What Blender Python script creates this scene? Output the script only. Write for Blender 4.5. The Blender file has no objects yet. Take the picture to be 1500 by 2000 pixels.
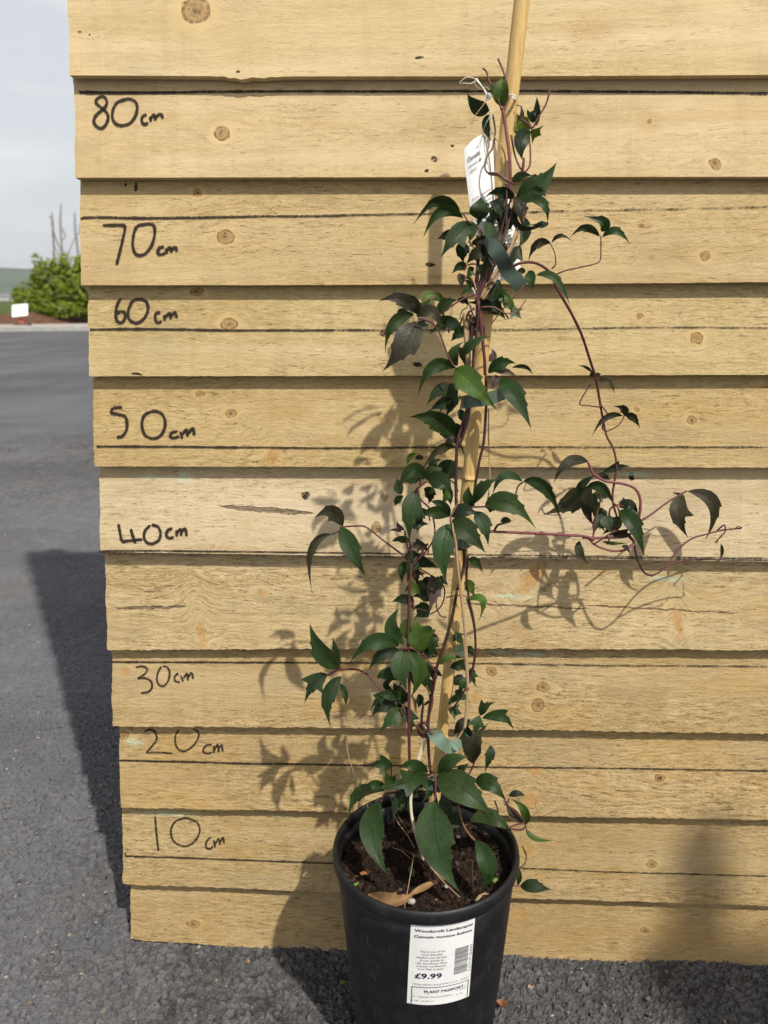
import bpy, bmesh, math, random
import numpy as np
from mathutils import Vector, Matrix, Quaternion

random.seed(7)
rng = np.random.default_rng(11)
D = bpy.data
scn = bpy.context.scene
col = scn.collection

# ------------------------------------------------------------------ camera, light
FPX, PITCH, CAMH, DIST, LEAN, YAW, ROLL = 1534.5, 0.25658, 0.6213, 0.6438, 0.09009, 0.05383, -0.0081
fw = np.array([0, math.cos(PITCH), -math.sin(PITCH)])
up = np.array([0, math.sin(PITCH), math.cos(PITCH)])
rt = np.array([1.0, 0, 0])
cr, sr = math.cos(ROLL), math.sin(ROLL)
R2, U2 = cr * rt + sr * up, -sr * rt + cr * up
CAM = np.array([0, 0, CAMH])
# the fence panel's own frame: along the boards, up the panel, out of its face
FU = np.array([math.cos(YAW), -math.sin(YAW), 0])
FN0 = np.array([-math.sin(YAW), -math.cos(YAW), 0])
FV = math.cos(LEAN) * np.array([0, 0, 1.0]) - math.sin(LEAN) * FN0
FN = math.cos(LEAN) * FN0 + math.sin(LEAN) * np.array([0, 0, 1.0])
FO = np.array([0, DIST, 0])

cam = D.objects.new('camera', D.cameras.new('camera'))
col.objects.link(cam)
cam.matrix_world = Matrix(((R2[0], U2[0], -fw[0], CAM[0]), (R2[1], U2[1], -fw[1], CAM[1]),
                           (R2[2], U2[2], -fw[2], CAM[2]), (0, 0, 0, 1)))
cam.data.sensor_fit = 'VERTICAL'
cam.data.sensor_height = 24
cam.data.lens = 24 * FPX / 2000
cam.data.clip_start = 0.01
cam.data.clip_end = 30000
cam.data.dof.use_dof = True
cam.data.dof.focus_distance = 0.655
cam.data.dof.aperture_fstop = 7.0
scn.camera = cam

SUN_A, SUN_B = 0.59, 1.31
sd = FN + SUN_A * FU + SUN_B * FV
sd /= np.linalg.norm(sd)
SUN_EL = math.asin(sd[2])
SUN_AZ = math.atan2(sd[0], sd[1])
sun = D.objects.new('sun', D.lights.new('sun', 'SUN'))
col.objects.link(sun)
sun.data.energy = 5.0
sun.data.angle = math.radians(0.9)
sun.data.color = (1.0, 0.95, 0.86)
sun.rotation_mode = 'QUATERNION'
sun.rotation_quaternion = Vector(sd).to_track_quat('Z', 'Y')
sun.location = (2, -2, 4)

world = D.worlds.new('World')
scn.world = world
world.use_nodes = True
wt = world.node_tree
wt.nodes.clear()
wo = wt.nodes.new('ShaderNodeOutputWorld')
bg = wt.nodes.new('ShaderNodeBackground')
bg.inputs['Strength'].default_value = 0.1
sky = wt.nodes.new('ShaderNodeTexSky')
sky.sky_type = 'NISHITA'
sky.sun_disc = False
sky.sun_elevation = SUN_EL
sky.sun_rotation = SUN_AZ
sky.dust_density = 2.5
tc = wt.nodes.new('ShaderNodeTexCoord')
mp = wt.nodes.new('ShaderNodeMapping')
mp.inputs['Scale'].default_value = (1.0, 1.0, 4.2)
mp.inputs['Location'].default_value = (0.3, 0.1, 0.55)
cn = wt.nodes.new('ShaderNodeTexNoise')
cn.inputs['Scale'].default_value = 2.6
cn.inputs['Detail'].default_value = 6
cn.inputs['Roughness'].default_value = 0.5
rp = wt.nodes.new('ShaderNodeMapRange')
rp.inputs['From Min'].default_value = 0.38
rp.inputs['From Max'].default_value = 0.62
rp.inputs['To Min'].default_value = 0.66
rp.inputs['To Max'].default_value = 0.99
mx = wt.nodes.new('ShaderNodeMix')
mx.data_type = 'RGBA'
mx.inputs['B'].default_value = (9.9, 9.85, 9.8, 1)
L = wt.links.new
L(tc.outputs['Generated'], mp.inputs['Vector'])
L(mp.outputs['Vector'], cn.inputs['Vector'])
L(cn.outputs['Fac'], rp.inputs['Value'])
# haze and cloud thin out towards the zenith, where the sun shines through
sxyz = wt.nodes.new('ShaderNodeSeparateXYZ')
thin = wt.nodes.new('ShaderNodeMapRange')
thin.interpolation_type = 'SMOOTHSTEP'
for k_, v_ in (('From Min', .30), ('From Max', .85), ('To Min', 1.0), ('To Max', .35)):
    thin.inputs[k_].default_value = v_
fmul = wt.nodes.new('ShaderNodeMath')
fmul.operation = 'MULTIPLY'
L(tc.outputs['Generated'], sxyz.inputs[0])
L(sxyz.outputs['Z'], thin.inputs['Value'])
L(rp.outputs['Result'], fmul.inputs[0])
L(thin.outputs['Result'], fmul.inputs[1])
L(fmul.outputs[0], mx.inputs['Factor'])
L(sky.outputs['Color'], mx.inputs['A'])
L(mx.outputs['Result'], bg.inputs['Color'])
L(bg.outputs['Background'], wo.inputs['Surface'])

scn.view_settings.view_transform = 'Standard'
scn.view_settings.look = 'None'
scn.view_settings.exposure = 0.0
scn.view_settings.gamma = 1.0
scn.view_settings.use_curve_mapping = False
scn.cycles.max_bounces = 6
scn.cycles.transparent_max_bounces = 8
scn.cycles.volume_bounces = 0
scn.cycles.use_denoising = True

# ------------------------------------------------------------------ photo geometry
def ray(x, y):
    return fw + (x - 750) / FPX * R2 - (y - 1000) / FPX * U2

def P(x, y, n):
    """point seen at (x, y), n metres in front of the fence's face"""
    d = ray(x, y)
    t = ((FO + n * FN - CAM) @ FN) / (d @ FN)
    return CAM + t * d

def G(x, y, z=0.0):
    d = ray(x, y)
    return CAM + d * ((z - CAM[2]) / d[2])

def at_dist(x, y, Y):
    d = ray(x, y)
    return CAM + d * (Y / d[1])

def n_at_z(x, y, z):
    return float((G(x, y, z) - FO) @ FN)

def PN(x, y, n):
    """n in mm off the fence, or, negative, the height in mm above the ground"""
    return G(x, y, -n / 1000.0) if n < 0 else P(x, y, n / 1000.0)

def uvn(p):
    q = np.asarray(p) - FO
    return np.array([q @ FU, q @ FV, q @ FN])

# ------------------------------------------------------------------ helpers
def mesh_obj(name, verts, faces, mat=None, parent=None, smooth=True, uv=None):
    me = D.meshes.new(name)
    me.from_pydata([tuple(map(float, v)) for v in verts], [], [tuple(map(int, f)) for f in faces])
    if smooth:
        me.polygons.foreach_set('use_smooth', np.ones(len(me.polygons), dtype=bool))
    if mat:
        me.materials.append(mat)
    if uv is not None:
        layer = me.uv_layers.new(name='UVMap')
        vi = np.empty(len(me.loops), dtype=np.int32)
        me.loops.foreach_get('vertex_index', vi)
        layer.data.foreach_set('uv', np.asarray(uv, dtype=np.float32)[vi].ravel())
    me.update()
    o = D.objects.new(name, me)
    col.objects.link(o)
    if parent:
        o.parent = parent
    return o

def tag(o, label=None, cat=None, group=None, kind=None):
    if label: o['label'] = label
    if cat: o['category'] = cat
    if group: o['group'] = group
    if kind: o['kind'] = kind
    return o

def thing(name, label, cat, loc=(0, 0, 0), group=None):
    o = D.objects.new(name, None)
    o.empty_display_size = 0.05
    col.objects.link(o)
    o.location = loc
    tag(o, label, cat, group)
    return o

class MB:
    def __init__(s):
        s.v, s.f = [], []
    def add(s, verts, faces):
        k = len(s.v)
        s.v.extend([tuple(map(float, v)) for v in verts])
        s.f.extend([tuple(i + k for i in f) for f in faces])
    def box(s, c, sx, sy, sz, M=None):
        vs = [np.array([a * sx / 2, b * sy / 2, d * sz / 2]) for a in (-1, 1) for b in (-1, 1) for d in (-1, 1)]
        if M is not None: vs = [M @ v for v in vs]
        s.add([v + np.asarray(c) for v in vs],
              [(0, 1, 3, 2), (4, 6, 7, 5), (0, 4, 5, 1), (2, 3, 7, 6), (0, 2, 6, 4), (1, 5, 7, 3)])
    def build(s, name, mat=None, parent=None, smooth=False):
        return mesh_obj(name, s.v, s.f, mat, parent, smooth)

def catmull(pts, k=6):
    pts = [np.asarray(p, float) for p in pts]
    if len(pts) < 3:
        return [pts[0] + (pts[1] - pts[0]) * i / k for i in range(k + 1)]
    e = [2 * pts[0] - pts[1]] + pts + [2 * pts[-1] - pts[-2]]
    out = []
    for i in range(1, len(e) - 2):
        p0, p1, p2, p3 = e[i - 1:i + 3]
        for j in range(k):
            t = j / k
            out.append(0.5 * (2 * p1 + (p2 - p0) * t + (2 * p0 - 5 * p1 + 4 * p2 - p3) * t * t + (3 * p1 - p0 - 3 * p2 + p3) * t ** 3))
    out.append(e[-2])
    return out

def tube_geo(pts, r, sides=7, wob=0.0):
    """closed tube along 3-D points; r a number or one radius per point"""
    n = len(pts)
    r = np.full(n, r) if np.isscalar(r) else np.interp(np.linspace(0, 1, n), np.linspace(0, 1, len(r)), r)
    verts, faces = [], []
    prev = None
    for i in range(n):
        t = pts[min(i + 1, n - 1)] - pts[max(i - 1, 0)]
        t = t / (np.linalg.norm(t) + 1e-12)
        if prev is None:
            a = np.array([0, 0, 1.0]) if abs(t[2]) < .9 else np.array([1.0, 0, 0])
            s = np.cross(t, a)
        else:
            s = prev - t * (prev @ t)
        s = s / (np.linalg.norm(s) + 1e-12)
        prev = s
        b = np.cross(t, s)
        for k in range(sides):
            a = 2 * math.pi * k / sides
            rr = r[i] * (1 + wob * (random.random() - .5))
            verts.append(pts[i] + rr * (math.cos(a) * s + math.sin(a) * b))
    for i in range(n - 1):
        for k in range(sides):
            a, b2 = i * sides + k, i * sides + (k + 1) % sides
            faces.append((a, b2, b2 + sides, a + sides))
    faces.append(tuple(range(sides - 1, -1, -1)))
    faces.append(tuple(range((n - 1) * sides, n * sides)))
    return verts, faces

def tube(name, pts, r, mat, parent=None, sides=7, k=6, wob=0.0):
    v, f = tube_geo(catmull(pts, k), r, sides, wob)
    return mesh_obj(name, v, f, mat, parent)

def lathe_geo(prof, seg=96):
    v, f = [], []
    for r, z in prof:
        for k in range(seg):
            a = 2 * math.pi * k / seg
            v.append((r * math.cos(a), r * math.sin(a), z))
    for i in range(len(prof) - 1):
        for k in range(seg):
            a, b = i * seg + k, i * seg + (k + 1) % seg
            f.append((a, b, b + seg, a + seg))
    return v, f

def vnoise(x, y, seed=0):
    """smooth value noise on arrays"""
    xi, yi = np.floor(x).astype(np.int64), np.floor(y).astype(np.int64)
    fx, fy = x - xi, y - yi
    fx, fy = fx * fx * (3 - 2 * fx), fy * fy * (3 - 2 * fy)
    def h(a, b):
        q = (a * 374761393 + b * 668265263 + seed * 1442695041) & 0xffffffff
        q = ((q ^ (q >> 13)) * 1274126177) & 0xffffffff
        return ((q ^ (q >> 16)) & 0xffff) / 65535.0
    return (h(xi, yi) * (1 - fx) + h(xi + 1, yi) * fx) * (1 - fy) + (h(xi, yi + 1) * (1 - fx) + h(xi + 1, yi + 1) * fx) * fy

def fbm(x, y, seed=0, o=4):
    s, a = 0, .5
    for i in range(o):
        s = s + a * vnoise(x * 2 ** i, y * 2 ** i, seed + i)
        a *= .5
    return s

def hash2(a, b, seed):
    q = (a * 374761393 + b * 668265263 + seed * 1442695041) & 0xffffffff
    q = ((q ^ (q >> 13)) * 1274126177) & 0xffffffff
    return ((q ^ (q >> 16)) & 0xffff) / 65535.0

def worley(x, y, seed):
    """nearest and second distance and a random number per cell"""
    xi, yi = np.floor(x).astype(np.int64), np.floor(y).astype(np.int64)
    f1 = np.full(x.shape, 9.0); f2 = f1.copy(); idv = np.zeros(x.shape)
    for dx in (-1, 0, 1):
        for dy in (-1, 0, 1):
            a, b = xi + dx, yi + dy
            px, py = a + hash2(a, b, seed), b + hash2(a, b, seed + 7)
            d = np.hypot(px - x, py - y)
            near = d < f1
            f2 = np.where(near, f1, np.minimum(f2, d))
            idv = np.where(near, hash2(a, b, seed + 13), idv)
            f1 = np.where(near, d, f1)
    return f1, f2, idv

# ------------------------------------------------------------------ material helpers
class NT:
    def __init__(s, name):
        s.m = D.materials.new(name)
        s.m.use_nodes = True
        s.t = s.m.node_tree
        s.bsdf = s.t.nodes['Principled BSDF']
        s.out = s.t.nodes['Material Output']
    def node(s, typ, ins=None, **kw):
        n = s.t.nodes.new(typ)
        for k, v in kw.items(): setattr(n, k, v)
        for k, v in (ins or {}).items():
            s.set(n.inputs[k], v)
        return n
    def set(s, sock, v):
        if isinstance(v, bpy.types.NodeSocket): s.t.links.new(v, sock)
        else: sock.default_value = v
    def math(s, op, a, b=0.0, clamp=False):
        n = s.node('ShaderNodeMath', {0: a, 1: b}, operation=op, use_clamp=clamp)
        return n.outputs[0]
    def mix(s, f, a, b, blend='MIX'):
        n = s.node('ShaderNodeMix', None, data_type='RGBA', blend_type=blend)
        s.set(n.inputs['Factor'], f); s.set(n.inputs['A'], a); s.set(n.inputs['B'], b)
        return n.outputs['Result']
    def noise(s, vec, scale, detail=3, rough=.5, dist=0.0):
        n = s.node('ShaderNodeTexNoise', {'Scale': scale, 'Detail': detail, 'Roughness': rough, 'Distortion': dist})
        if vec is not None: s.set(n.inputs['Vector'], vec)
        return n.outputs['Fac']
    def maprange(s, v, a, b, c=0.0, d=1.0, smooth=False):
        n = s.node('ShaderNodeMapRange', {'Value': v, 'From Min': a, 'From Max': b, 'To Min': c, 'To Max': d},
                   interpolation_type='SMOOTHSTEP' if smooth else 'LINEAR')
        return n.outputs['Result']
    def vmul(s, v, k):
        return s.node('ShaderNodeVectorMath', {0: v, 1: k}, operation='MULTIPLY').outputs[0]
    def vadd(s, v, k):
        return s.node('ShaderNodeVectorMath', {0: v, 1: k}, operation='ADD').outputs[0]
    def comb(s, x, y, z=0.0):
        return s.node('ShaderNodeCombineXYZ', {0: x, 1: y, 2: z}).outputs[0]
    def sep(s, v):
        return s.node('ShaderNodeSeparateXYZ', {0: v}).outputs
    def obj(s):
        return s.node('ShaderNodeTexCoord').outputs['Object']
    def bump(s, h, dist, strength=1.0, prev=None):
        n = s.node('ShaderNodeBump', {'Height': h, 'Distance': dist, 'Strength': strength})
        if prev is not None: s.set(n.inputs['Normal'], prev)
        return n.outputs['Normal']
    def P(s, **kw):
        names = {'color': 'Base Color', 'rough': 'Roughness', 'normal': 'Normal', 'spec': 'Specular IOR Level', 'metal': 'Metallic', 'alpha': 'Alpha', 'coat': 'Coat Weight'}
        for k, v in kw.items(): s.set(s.bsdf.inputs[names[k]], v)
        return s.m

def rgb(r, g, b): return (r, g, b, 1)

def plain(name, c, rough=.6, var=.25, scale=40, spec=.4, bump=0.0, bscale=200):
    m = NT(name)
    o = m.obj()
    f = m.noise(o, scale, 4)
    k = m.maprange(f, .3, .7, 1 - var, 1 + var)
    cc = m.node('ShaderNodeVectorMath', {0: c[:3], 1: m.comb(k, k, k)}, operation='MULTIPLY').outputs[0]
    m.P(color=cc, rough=rough, spec=spec)
    if bump: m.P(normal=m.bump(m.noise(o, bscale, 4), bump))
    return m.m

# ------------------------------------------------------------------ timber boards
# lower edge of each board where the photograph shows it: y at three places along it
LIPS = [((140, 147), (700, 149), (1500, 146)), ((148, 347), (700, 346), (1500, 345)),
        ((160, 557), (700, 556), (1500, 551)), ((174, 735), (700, 734), (1500, 732)),
        ((184, 911), (700, 912), (1500, 913)), ((196, 1081), (700, 1087), (1500, 1097)),
        ((207, 1270), (700, 1267), (1500, 1270)), ((219, 1419), (700, 1422), (1500, 1433)),
        ((234, 1577), (640, 1586), (1500, 1602)), ((240, 1727), (640, 1742), (1500, 1769)),
        ((254, 1835), (660, 1860), (1500, 1890))]
LEFT_X = [136, 147, 159, 174, 184, 196, 208, 219, 234, 240, 254]
STEP = 0.0105

lipfit = []
for tri in LIPS:
    q = [uvn(P(x, y, 0)) for x, y in tri]
    lipfit.append(np.polyfit([a[0] for a in q], [a[1] for a in q], 2))
def lip_v(i, u):
    u = np.asarray(u, float)
    c = lipfit[i]
    uc = np.clip(u, -.35, .42)
    return np.polyval(c, uc) + (u - uc) * (2 * c[0] * uc + c[1])

def front_n(i, u, v):
    """out-of-plane position of board i's face: proud at its lower edge, set back where the next one covers it"""
    lo = lip_v(i, u)
    hi = lip_v(i - 1, u) if i > 0 else lo + 0.105
    return -STEP * (v - lo) / (hi - lo)

def board_hit(i, x, y):
    n = 0.0
    for _ in range(5):
        q = uvn(P(x, y, n))
        n = float(front_n(i, q[0], q[1]))
    return q[0], q[1], n

def spot_group():
    g = D.node_groups.new('WoodSpot', 'ShaderNodeTree')
    for nm, ty in (('Vec', 'NodeSocketVector'), ('Center', 'NodeSocketVector'), ('Radius', 'NodeSocketVector'), ('Angle', 'NodeSocketFloat')):
        g.interface.new_socket(nm, in_out='INPUT', socket_type=ty)
    for nm in ('Mask', 'Dist', 'Warp'):
        g.interface.new_socket(nm, in_out='OUTPUT', socket_type='NodeSocketFloat')
    N, K = g.nodes, g.links.new
    gi, go = N.new('NodeGroupInput'), N.new('NodeGroupOutput')
    sub = N.new('ShaderNodeVectorMath'); sub.operation = 'SUBTRACT'
    K(gi.outputs['Vec'], sub.inputs[0]); K(gi.outputs['Center'], sub.inputs[1])
    rot = N.new('ShaderNodeVectorRotate'); rot.rotation_type = 'Z_AXIS'
    K(sub.outputs[0], rot.inputs['Vector']); K(gi.outputs['Angle'], rot.inputs['Angle'])
    div = N.new('ShaderNodeVectorMath'); div.operation = 'DIVIDE'
    K(rot.outputs[0], div.inputs[0]); K(gi.outputs['Radius'], div.inputs[1])
    ln = N.new('ShaderNodeVectorMath'); ln.operation = 'LENGTH'
    K(div.outputs[0], ln.inputs[0])
    mr = N.new('ShaderNodeMapRange'); mr.interpolation_type = 'SMOOTHSTEP'
    mr.inputs['From Min'].default_value = 1.08; mr.inputs['From Max'].default_value = .90
    K(ln.outputs['Value'], mr.inputs['Value'])
    # push of the grain lines away from the spot: -dy * exp(-(d/2.2)^2)
    sq = N.new('ShaderNodeMath'); sq.operation = 'POWER'; sq.inputs[1].default_value = 1.7
    K(ln.outputs['Value'], sq.inputs[0])
    ml = N.new('ShaderNodeMath'); ml.operation = 'MULTIPLY'; ml.inputs[1].default_value = -.22
    K(sq.outputs[0], ml.inputs[0])
    ex = N.new('ShaderNodeMath'); ex.operation = 'EXPONENT'; K(ml.outputs[0], ex.inputs[0])
    sx = N.new('ShaderNodeSeparateXYZ'); K(sub.outputs[0], sx.inputs[0])
    wr = N.new('ShaderNodeMath'); wr.operation = 'MULTIPLY'
    K(ex.outputs[0], wr.inputs[0]); K(sx.outputs['Y'], wr.inputs[1])
    wn = N.new('ShaderNodeMath'); wn.operation = 'MULTIPLY'; wn.inputs[1].default_value = -.85
    K(wr.outputs[0], wn.inputs[0])
    K(mr.outputs['Result'], go.inputs['Mask']); K(ln.outputs['Value'], go.inputs['Dist']); K(wn.outputs[0], go.inputs['Warp'])
    return g
SPOT = spot_group()

# what marks each board: (kind, x, y, half width, half height, angle) in photograph units
K_, H_, C_, S_, O_, W_, Y_ = 'knot', 'hole', 'crack', 'green', 'resin', 'white', 'faint'
SPOTS = {
 0: [(K_, 382, 20, 30, 27, 0), (H_, 820, 114, 9, 3.5, 0), (H_, 465, 140, 4, 3, 0), (Y_, 1150, 60, 60, 30, 0), (H_, 157, 64, 3, 2.5, 0), (H_, 175, 68, 2, 2, 0), (W_, 1430, 25, 85, 22, .1)],
 1: [(K_, 433, 260, 16, 14, 0), (H_, 848, 311, 6, 5, 0), (H_, 835, 335, 5, 3, 0), (H_, 885, 286, 3, 3, 0), (K_, 1397, 320, 11, 10, 0), (K_, 1268, 237, 6, 6, 0), (Y_, 1268, 240, 28, 24, 0), (W_, 730, 220, 85, 30, .2), (W_, 375, 222, 28, 20, .2)],
 2: [(K_, 386, 377, 9, 8, 0), (K_, 441, 463, 17, 15, 0), (H_, 840, 517, 9, 4, 0), (K_, 1378, 500, 11, 10, 0), (Y_, 1255, 440, 20, 12, 0), (H_, 265, 365, 4, 8, .3), (H_, 244, 360, 3, 3, 0), (K_, 1252, 440, 6, 5, 0), (W_, 330, 400, 130, 12, -.12)],
 3: [(K_, 385, 570, 14, 9, 0), (K_, 447, 633, 18, 12, 0), (Y_, 1250, 620, 24, 14, 0), (K_, 1360, 660, 13, 12, 0), (H_, 266, 730, 10, 2.5, .1), (H_, 815, 712, 8, 4, 0), (H_, 750, 652, 7, 6, 0), (K_, 1250, 618, 8, 7, 0)],
 4: [(K_, 390, 769, 10, 7, 0), (K_, 452, 808, 12, 9, 0), (O_, 533, 892, 15, 22, .2), (K_, 1350, 820, 9, 9, 0), (H_, 818, 893, 8, 4, 0), (Y_, 560, 800, 60, 25, 0), (K_, 1244, 800, 5, 5, 0)],
 5: [(C_, 520, 996, 92, 5.5, .07), (S_, 358, 932, 22, 13, .3), (S_, 300, 931, 45, 4, 0), (H_, 597, 968, 8, 8, .4), (K_, 752, 971, 7, 7, 0), (K_, 735, 1030, 9, 12, 0), (H_, 1232, 930, 5, 8, 0), (S_, 1240, 925, 40, 5, 0), (W_, 420, 1040, 200, 28, 0)],
 6: [(O_, 512, 1160, 8, 10, -.5), (O_, 393, 1240, 9, 34, -.15), (C_, 295, 1187, 68, 3.2, -.04), (O_, 1040, 1128, 15, 46, .62), (C_, 1030, 1184, 120, 2, .03), (C_, 1290, 1190, 150, 1.6, .04), (O_, 1325, 1220, 9, 34, -.12), (S_, 1000, 1165, 45, 5, 0), (S_, 1300, 1130, 40, 6, 0), (Y_, 1020, 1240, 60, 16, .7), (H_, 1130, 1030, 4, 4, 0)],
 7: [(O_, 245, 1312, 9, 9, 0), (K_, 960, 1311, 11, 9, 0), (K_, 1060, 1342, 13, 9, 0), (K_, 1050, 1377, 13, 14, 0), (O_, 930, 1364, 11, 14, 0), (Y_, 370, 1346, 14, 8, 0), (S_, 1030, 1278, 34, 7, 0), (S_, 970, 1272, 22, 4, 0)],
 8: [(K_, 244, 1438, 9, 10, 0), (W_, 262, 1448, 12, 6, 0), (S_, 262, 1450, 20, 9, 0), (Y_, 372, 1516, 20, 10, 0), (O_, 1045, 1506, 14, 9, 0), (K_, 1288, 1519, 11, 8, 0), (O_, 1038, 1563, 15, 20, 0), (Y_, 618, 1535, 30, 16, 0)],
 9: [(Y_, 368, 1682, 16, 10, 0), (O_, 1028, 1658, 14, 16, 0), (K_, 1273, 1688, 11, 8, 0), (Y_, 525, 1627, 16, 10, 0), (Y_, 560, 1664, 16, 10, 0), (S_, 530, 1594, 14, 3, 0), (S_, 330, 1590, 60, 4, 0)],
 10: [(K_, 378, 1805, 13, 8, 0), (O_, 1012, 1786, 16, 16, 0), (K_, 1259, 1817, 9, 6, 0), (O_, 580, 1803, 14, 7, 0)],
}
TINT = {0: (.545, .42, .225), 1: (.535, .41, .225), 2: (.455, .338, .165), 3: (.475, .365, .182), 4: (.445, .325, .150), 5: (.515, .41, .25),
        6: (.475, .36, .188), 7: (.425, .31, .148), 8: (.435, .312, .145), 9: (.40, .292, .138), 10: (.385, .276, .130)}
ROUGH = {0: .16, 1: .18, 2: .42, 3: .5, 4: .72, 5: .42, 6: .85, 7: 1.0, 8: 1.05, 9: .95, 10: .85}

def board_material(i, spots, tint, rough):
    m = NT('sawn_pine')
    o = m.obj()
    base = m.vadd(o, (0, 0, 3.17 * i))
    xyz = m.sep(base)
    # broad drift of the grain
    drift = m.noise(m.vmul(base, (2.4, 9.0, 1.0)), 1.0, 2)
    vgrain = m.math('ADD', xyz[1], m.math('MULTIPLY', m.math('SUBTRACT', drift, .5), .030))
    masks = []
    wob = m.noise(base, 115, 4, .65)
    wobv = m.vadd(o, m.comb(m.math('MULTIPLY', m.math('SUBTRACT', wob, .5), .0075), m.math('MULTIPLY', m.math('SUBTRACT', wob, .5), -.006)))
    for (kd, u, v, ru, rv, ang) in spots:
        g = m.node('ShaderNodeGroup', None, node_tree=SPOT)
        m.set(g.inputs['Vec'], m.vmul(wobv, (1, 1, 0)))
        g.inputs['Center'].default_value = (u, v, 0)
        g.inputs['Radius'].default_value = (ru, rv, 1)
        g.inputs['Angle'].default_value = ang
        masks.append((kd, g))
        if kd in ('knot', 'resin'):
            vgrain = m.math('ADD', vgrain, g.outputs['Warp'])
    gv = m.comb(xyz[0], vgrain, xyz[2])
    bands = m.noise(m.vmul(gv, (1.3, 120.0, 1)), 1.0, 3, .55)
    bands2 = m.noise(m.vmul(gv, (2.6, 330.0, 1)), 1.0, 2, .5)
    fibre = m.noise(m.vmul(gv, (75.0, 430.0, 40)), 1.0, 6, .70, .35)
    tear = m.noise(m.vmul(gv, (85.0, 560.0, 40)), 1.0, 4, .66, .9)
    fuzz = m.noise(m.vmul(base, (420.0, 900.0, 1)), 1.0, 3, .7)
    blot = m.noise(m.vmul(base, (6, 15, 1)), 1.0, 5, .6)
    speck = m.noise(m.vmul(base, (330, 520, 1)), 1.0, 2, .5)
    saw = m.noise(m.vmul(base, (75.0, 3.0, 1)), 1.0, 4, .6)
    c = m.mix(m.maprange(blot, .30, .70), rgb(tint[0] * .84, tint[1] * .81, tint[2] * .74), rgb(tint[0] * 1.07, tint[1] * 1.08, tint[2] * 1.12))
    c = m.mix(m.maprange(bands, .42, .70, 0, .30), c, rgb(tint[0] * .74, tint[1] * .66, tint[2] * .52))
    c = m.mix(m.maprange(bands2, .5, .75, 0, .22), c, rgb(tint[0] * .72, tint[1] * .65, tint[2] * .54))
    area = m.maprange(m.noise(m.vmul(base, (4, 17, 1)), 1.0, 4, .6), .36, .64, .12, 1.0)
    fx = m.math('ADD', m.math('MULTIPLY', fibre, .62), m.math('MULTIPLY', fuzz, .38))
    amt = m.math('MULTIPLY', m.math('ADD', area, .40), .24 + .62 * rough)
    c = m.mix(m.math('MULTIPLY', m.maprange(fx, .50, .36), amt), c, rgb(tint[0] * .46, tint[1] * .385, tint[2] * .27))
    c = m.mix(m.math('MULTIPLY', m.maprange(fx, .50, .66), m.math('MULTIPLY', amt, .75)), c, rgb(min(.8, tint[0] * 1.46), tint[1] * 1.52, tint[2] * 1.8))
    c = m.mix(m.maprange(saw, .50, .72, 0, .34), c, rgb(tint[0] * .70, tint[1] * .66, tint[2] * .58))
    # small dark tears and flecks of the sawing, thicker on some areas and along the saw lines
    tmask = m.math('MULTIPLY', m.maprange(tear, .29, .40, 1, 0, True), area)
    c = m.mix(m.math('MULTIPLY', tmask, min(.6, .42 * rough + .14)), c, rgb(.19, .125, .055))
    smask = m.math('MULTIPLY', m.maprange(speck, .66, .74), m.maprange(saw, .46, .66, .15, 1))
    c = m.mix(m.math('MULTIPLY', smask, .5), c, rgb(.17, .11, .05))
    pale = m.maprange(m.noise(m.vmul(base, (1.7, 26, 1)), 1.0, 4, .6), .48, .70, 0, .5)
    c = m.mix(pale, c, rgb(min(.75, tint[0] * 1.22), tint[1] * 1.27, tint[2] * 1.5))
    gold = m.maprange(m.noise(m.vmul(base, (9, 24, 7)), 1.0, 4, .6), .56, .74, 0, .6 * min(1, rough))
    c = m.mix(gold, c, rgb(tint[0] * .92, tint[1] * .78, tint[2] * .46))
    dirt = m.maprange(m.noise(m.vmul(base, (11, 30, 1)), 1.0, 5, .6), .52, .74, 0, .34)
    c = m.mix(m.math('MULTIPLY', dirt, 1.35 if i >= 6 else 1.0), c, rgb(.27, .22, .135))
    hgt = m.math('ADD', m.math('MULTIPLY', fx, .9), m.math('MULTIPLY', m.math('SUBTRACT', 1.0, tmask), .7))
    hgt = m.math('ADD', hgt, m.math('MULTIPLY', bands, .35))
    ns = m.noise(base, 300, 4, .65)
    for kd, g in masks:
        M_, Dd = g.outputs['Mask'], g.outputs['Dist']
        if kd == 'knot':
            halo = m.maprange(Dd, 2.1, 1.05, 0, .55, True)
            c = m.mix(halo, c, rgb(min(.72, tint[0] * 1.12), tint[1] * 1.05, tint[2] * .95))
            ring = m.node('ShaderNodeMath', {0: m.math('MULTIPLY', Dd, 17.0)}, operation='SINE').outputs[0]
            kc = m.mix(m.maprange(ns, .3, .7), rgb(.20, .105, .040), rgb(.44, .27, .115))
            kc = m.mix(m.maprange(ring, .0, 1, 0, .6), kc, rgb(.15, .075, .028))
            kc = m.mix(m.maprange(Dd, .66, .96, 0, .85, True), kc, rgb(.085, .045, .017))
            kc = m.mix(m.maprange(Dd, .42, .10, 0, .9), kc, rgb(.05, .024, .010))
            ck = m.math('MULTIPLY', m.maprange(m.noise(m.vmul(o, (260, 60, 1)), 1.0, 3, .6), .56, .62), m.maprange(Dd, .8, .3))
            kc = m.mix(ck, kc, rgb(.03, .015, .008))
            c = m.mix(m.math('MULTIPLY', M_, m.maprange(ns, .30, .62, .35, 1.0)), c, kc)
        elif kd == 'hole':
            c = m.mix(m.math('MULTIPLY', M_, m.maprange(ns, .28, .5, .3, 1)), c, rgb(.035, .022, .012))
            hgt = m.math('SUBTRACT', hgt, m.math('MULTIPLY', M_, 1.8))
        elif kd == 'crack':
            c = m.mix(m.math('MULTIPLY', M_, m.maprange(fx, .34, .6, 1.0, .55)), c, rgb(.060, .034, .018))
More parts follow.
